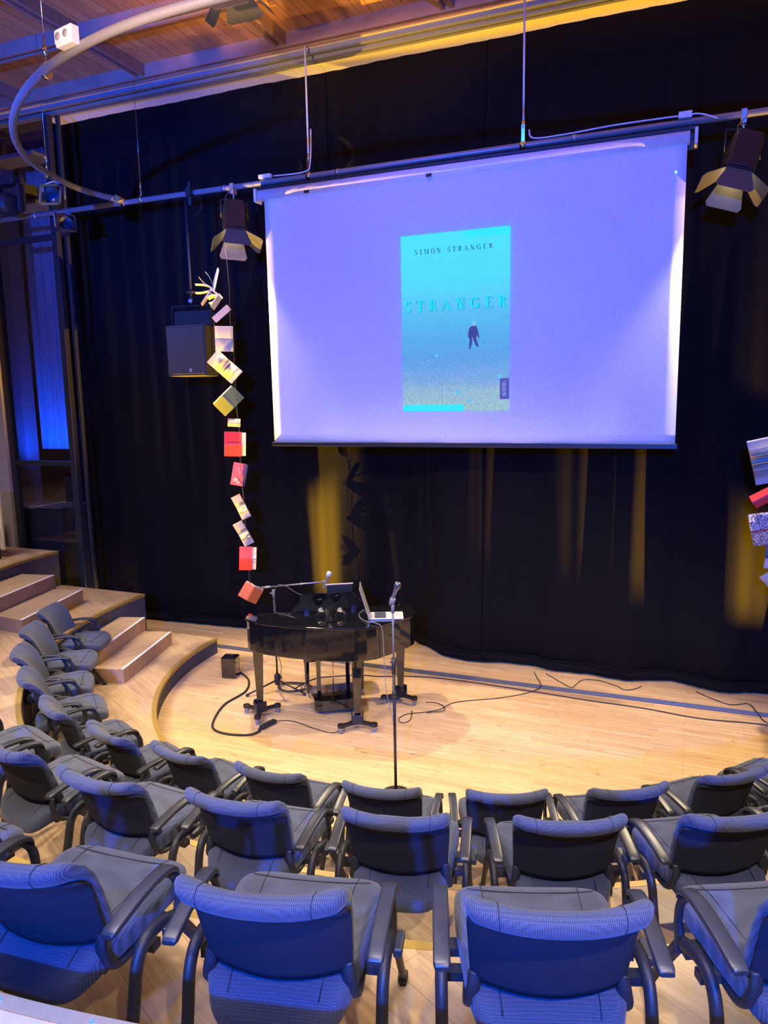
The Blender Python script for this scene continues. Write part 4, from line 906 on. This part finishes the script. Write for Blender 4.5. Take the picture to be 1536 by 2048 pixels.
# ================================================================== CHAIRS
def make_chair():
    t = thing('audience_chair', 'x', 'chair', (0, 0, 0), 0, 'x')
    HB = .242
    def bk(x, d, h, k=1.0):
        # back surface: curved around the sitter and leaning backwards
        wv = 1-.10*max(0, (.78-h)/.35)
        return Vector((x*HB*wv, -.235+.055*(abs(x)**2.2)*k+d-(h-.42)*.30, h))
    prof = [(0.0, .400), (.022, .392), (.042, .41), (.050, .46), (.048, .54), (.040, .62), (.026, .69), (.004, .747), (-.030, .787), (-.062, .800), (-.088, .790), (-.100, .768), (-.092, .742), (-.066, .728), (-.040, .716), (-.014, .69), (-.004, .62), (0.0, .54), (0.0, .46)]
    P = len(prof)
    m = MB(); NX = 31
    def f(i, j):
        s = math.sin((-1+2*i/(NX-1))*PI/2); x = s
        d, h = prof[j % P]
        e = abs(s); k = 1.0
        if e > .88: k = .30+.70*math.sqrt(max(0.0, 1-((e-.88)/.12)**2))
        tt = max(0.0, min(1.0, (h-.66)/.13)); dc = .022-.070*tt**1.5; hc = min(h, .762)
        d2 = dc+(d-dc)*k; h2 = hc+(h-hc)*k
        if e > .88 and h < .43: h2 += (1-k)*.03
        h2 += .012*e**3 if h > .70 else .012*e**3*max(0, (h-.6)/.1)
        return bk(x, d2, h2)
    m.grid(f, NX, P+1)
    for i_ in (0, NX-1): m.add([f(i_, j_) for j_ in range(P)], [tuple(range(P))], True)
    m.build('backrest', SEATF, t)
    m = MB()
    for s in (-.66, .66):
        m = MB(); m.tube([bk(s, prof[j][0]*1.01+.0003, prof[j][1]+(.002 if 8 <= j <= 10 else 0)+.012*abs(s)**3) for j in range(7, 13)], .0012, 5)
        m.build('back_seam', mat('seam_dark', (.01, .01, .014), .9), t)
    m = MB()
    def sh(i, j):
        s = math.sin((-1+2*i/24)*PI/2)*.985; q = j/12
        zb = .442+.010*(abs(s)**2.5)-.012*(1-abs(s)); h = zb+(.728-zb)*q
        if abs(s) > .93: h += (-.006 if q > .5 else .010)*(abs(s)-.93)/.055
        return bk(s, -.012+(.010 if abs(s) > .95 else 0)-.045*max(0, q-.86)/.14, h)
    m.grid(sh, 25, 13); m.build('back_shell', SHELLF, t, solid=.010)
    # seat cushion, sloping a little to the back
    def sfn(q):
        y_ = q.y; x_ = q.x; z = q.z
        if y_ > .14: z -= ((y_-.14)**2)*1.8
        if y_ < -.16: z -= ((-y_-.16)**2)*3.0
        if q.z > 0: z += .014*(abs(x_)/.24)**2
        z += .06*y_
        wx = 1+.10*(y_/.28)
        return Vector((x_*wx, y_, z))
    m = MB(); m.sq((0, -.03, .385), (.49, .60, .10), .45, .46, 48, 18, sfn); m.build('seat', SEATF, t)
    m = MB()
    def ztop(y_, x_): return .385+.05-(((y_-.14)**2)*1.8 if y_ > .14 else 0)-(((-y_-.16)**2)*3.0 if y_ < -.16 else 0)+.06*y_+.014*(abs(x_)/.24)**2
    for s in (-.15, .15):
        m = MB(); m.tube([(s*(1+.10*(y_/.28)), -.03+y_, ztop(y_, s)-.0005) for y_ in [(-.26+.52*i/16) for i in range(17)]], .0012, 5); m.build('seat_seam', MATS['seam_dark'], t)
    m = MB()
    m.tube([(x_, .17, ztop(.20, x_)-.0005) for x_ in [(-.21+.42*i/10) for i in range(11)]], .0016, 5)
    m.build('seat_seam', MATS['seam_dark'], t)
    HX = .303
    m = MB(); m.box((0, .0, .325), (.40, .40, .02)); m.box((0, .03, .345), (2*HX, .05, .03)); m.box((0, -.07, .340), (2*HX, .04, .03)); m.build('seat_frame', BLACKP, t)
    for s in (-1, 1):
        m = MB(); m.tube(smooth_path([(s*.20, .06, .325), (s*.215, -.08, .322), (s*.222, -.17, .335), (s*.222, -.212, .375), (s*.214, -.222, .42), (s*.206, -.212, .47)], 5), .017, 10, flat=(1.2, .8)); m.build('back_upright', BLACKP, t)
        m = MB(); m.tube(smooth_path([(s*HX, .265, .02), (s*HX, .16, .19), (s*HX, .05, .35)], 4), [.015]*5+[.018]*4, 10, flat=(.85, 1.2)); m.build('front_leg', BLACKP, t)
        m = MB(); m.tube(smooth_path([(s*HX, .02, .375), (s*HX, -.06, .405), (s*HX, -.13, .40), (s*HX, -.175, .35), (s*HX, -.20, .25), (s*HX, -.225, .15), (s*HX, -.265, .02)], 5), [.021]*26+[.016]*5, 10, flat=(.9, 1.15)); m.build('rear_leg', BLACKP, t)
        m = MB(); m.tube(smooth_path([(s*HX, .045, .35), (s*HX, .065, .43), (s*HX, .050, .50), (s*HX, .005, .545), (s*HX, -.04, .552)], 6), [.026, .026, .025, .024, .023, .022, .021, .020, .020, .020, .019, .018, .017, .016, .015, .014, .013, .012, .012, .012, .012, .012, .012, .012, .012], 10, flat=(.55, 1.0)); m.build('arm_support', BLACKP, t)
        for yy_ in (.267, -.267):
            m = MB(); m.sq((s*HX, yy_, .016), (.036, .055, .032), .5, .5, 12, 8); m.build('foot_cap', BLACKP, t)
        m = MB()
        AP = [Vector(q) for q in smooth_path([(0, .052, .520), (0, .035, .548), (0, -.01, .568), (0, -.08, .574), (0, -.18, .566), (0, -.30, .545)], 5)]
        def ap(i, j, s=s):
            c_ = AP[i]; n = len(AP); a = 2*PI*j/16; q = i/(n-1)
            wx = .0245*(.80+.20*min(1, q*4)); hz = .0115
            if i in (0, n-1): wx *= .82; hz *= .6
            pw = lambda v: math.copysign(abs(v)**.45, v)
            return (s*HX+wx*pw(math.cos(a)), c_.y, c_.z+hz*pw(math.sin(a)))
        m.grid(ap, len(AP), 17); n = len(AP)
        m.add([ap(0, j) for j in range(16)], [tuple(range(16))]); m.add([ap(n-1, j) for j in range(16)], [tuple(range(16))])
        m.build('armrest', ARMPAD, t)
    m = MB(); m.box((HX+.03, -.02, .385), (.028, .09, .03)); m.build('row_connector', ARMPAD, t, bevel=.005)
    return t
chair0 = make_chair()
index_kids()
used = [False]
def place_chair(ang, rback, z, label, group, face=None):
    """rback = distance of the backrest top from the stage centre"""
    o = chair0 if not used[0] else copy_tree(chair0)
    used[0] = True
    a = math.radians(180+ang); face = ang if face is None else face
    fx, fy = math.cos(math.radians(face)), math.sin(math.radians(face))
    bx, by = OX+rback*math.cos(a), OY+rback*math.sin(a)
    o.location = (bx+fx*.385, by+fy*.385, z+.001)
    o.rotation_euler = (0, 0, math.radians(face-90))
    o['label'] = label; o['group'] = group
    return o
g1, g2, g3 = 'dark blue chairs of the front row', 'dark blue chairs of the second row', 'dark blue chairs of the nearest row'
n1 = ['front row chair nearest the wooden steps, at the left end of the row', 'second front row chair from the wooden steps', 'third front row chair from the wooden steps', 'fourth front row chair from the wooden steps', 'fifth front row chair from the wooden steps', 'sixth front row chair from the wooden steps, at the bend of the row',
      'seventh front row chair from the wooden steps, left of the piano shadow', 'front row chair directly below the nearest piano dolly', 'front row chair whose back hides the foot of the microphone stand', 'front row chair just right of the microphone stand', 'second front row chair to the right of the microphone stand', 'front row chair at the right edge with its back fully in view', 'front row chair cut off by the right edge of the photo']
r1 = [(20.8, 4.69), (29.8, 4.61), (39.3, 4.53), (48.8, 4.43), (59.5, 4.35), (69.4, 4.23), (78.6, 4.12), (88.6, 4.06), (99.3, 4.06), (110, 4.05), (120.5, 4.07), (130.9, 4.08), (140.8, 4.12)]
for (a, rr), lb in zip(r1, n1): place_chair(a, rr, .2, lb, g1)
n2 = ['second row chair mostly cut off by the left edge, only its seat front showing', 'second row chair at the left edge of the photo with part of its backrest cut', 'second row chair with a full backrest, leftmost fully visible in its row', 'second row chair behind the gap between the two left-centre front chairs', 'second row chair straight behind the microphone stand chair', 'second row chair right of centre, straight ahead of the large blue-lit chair', 'second row chair cut by the right edge of the photo', 'second row chair just outside the right edge']
r2 = [(69.6, 5.24), (77.9, 5.24), (86.0, 5.23), (94.3, 5.17), (102.85, 5.15), (111.4, 5.15), (119.7, 5.18), (128, 5.2)]
for (a, rr), lb in zip(r2, n2): place_chair(a, rr, .7, lb, g2)
n3 = ['nearest row chair whose seat corner shows at the left edge', 'blue-lit nearest row chair at the left with the aluminium tier edge behind it', 'blue-lit nearest row chair left of centre with a ribbed head roll', 'blue-lit nearest row chair right of centre, the one with the widest full backrest', 'blue-lit nearest row chair cut by the bottom right edge']
r3 = [(86.5, 6.42, 87), (93.9, 6.41, 94), (101.15, 6.38, 103), (108.35, 6.37, 108.5), (115.7, 6.37, 115.5)]
for (a, rr, fc), lb in zip(r3, n3): place_chair(a, rr, 1.2, lb, g3, fc)
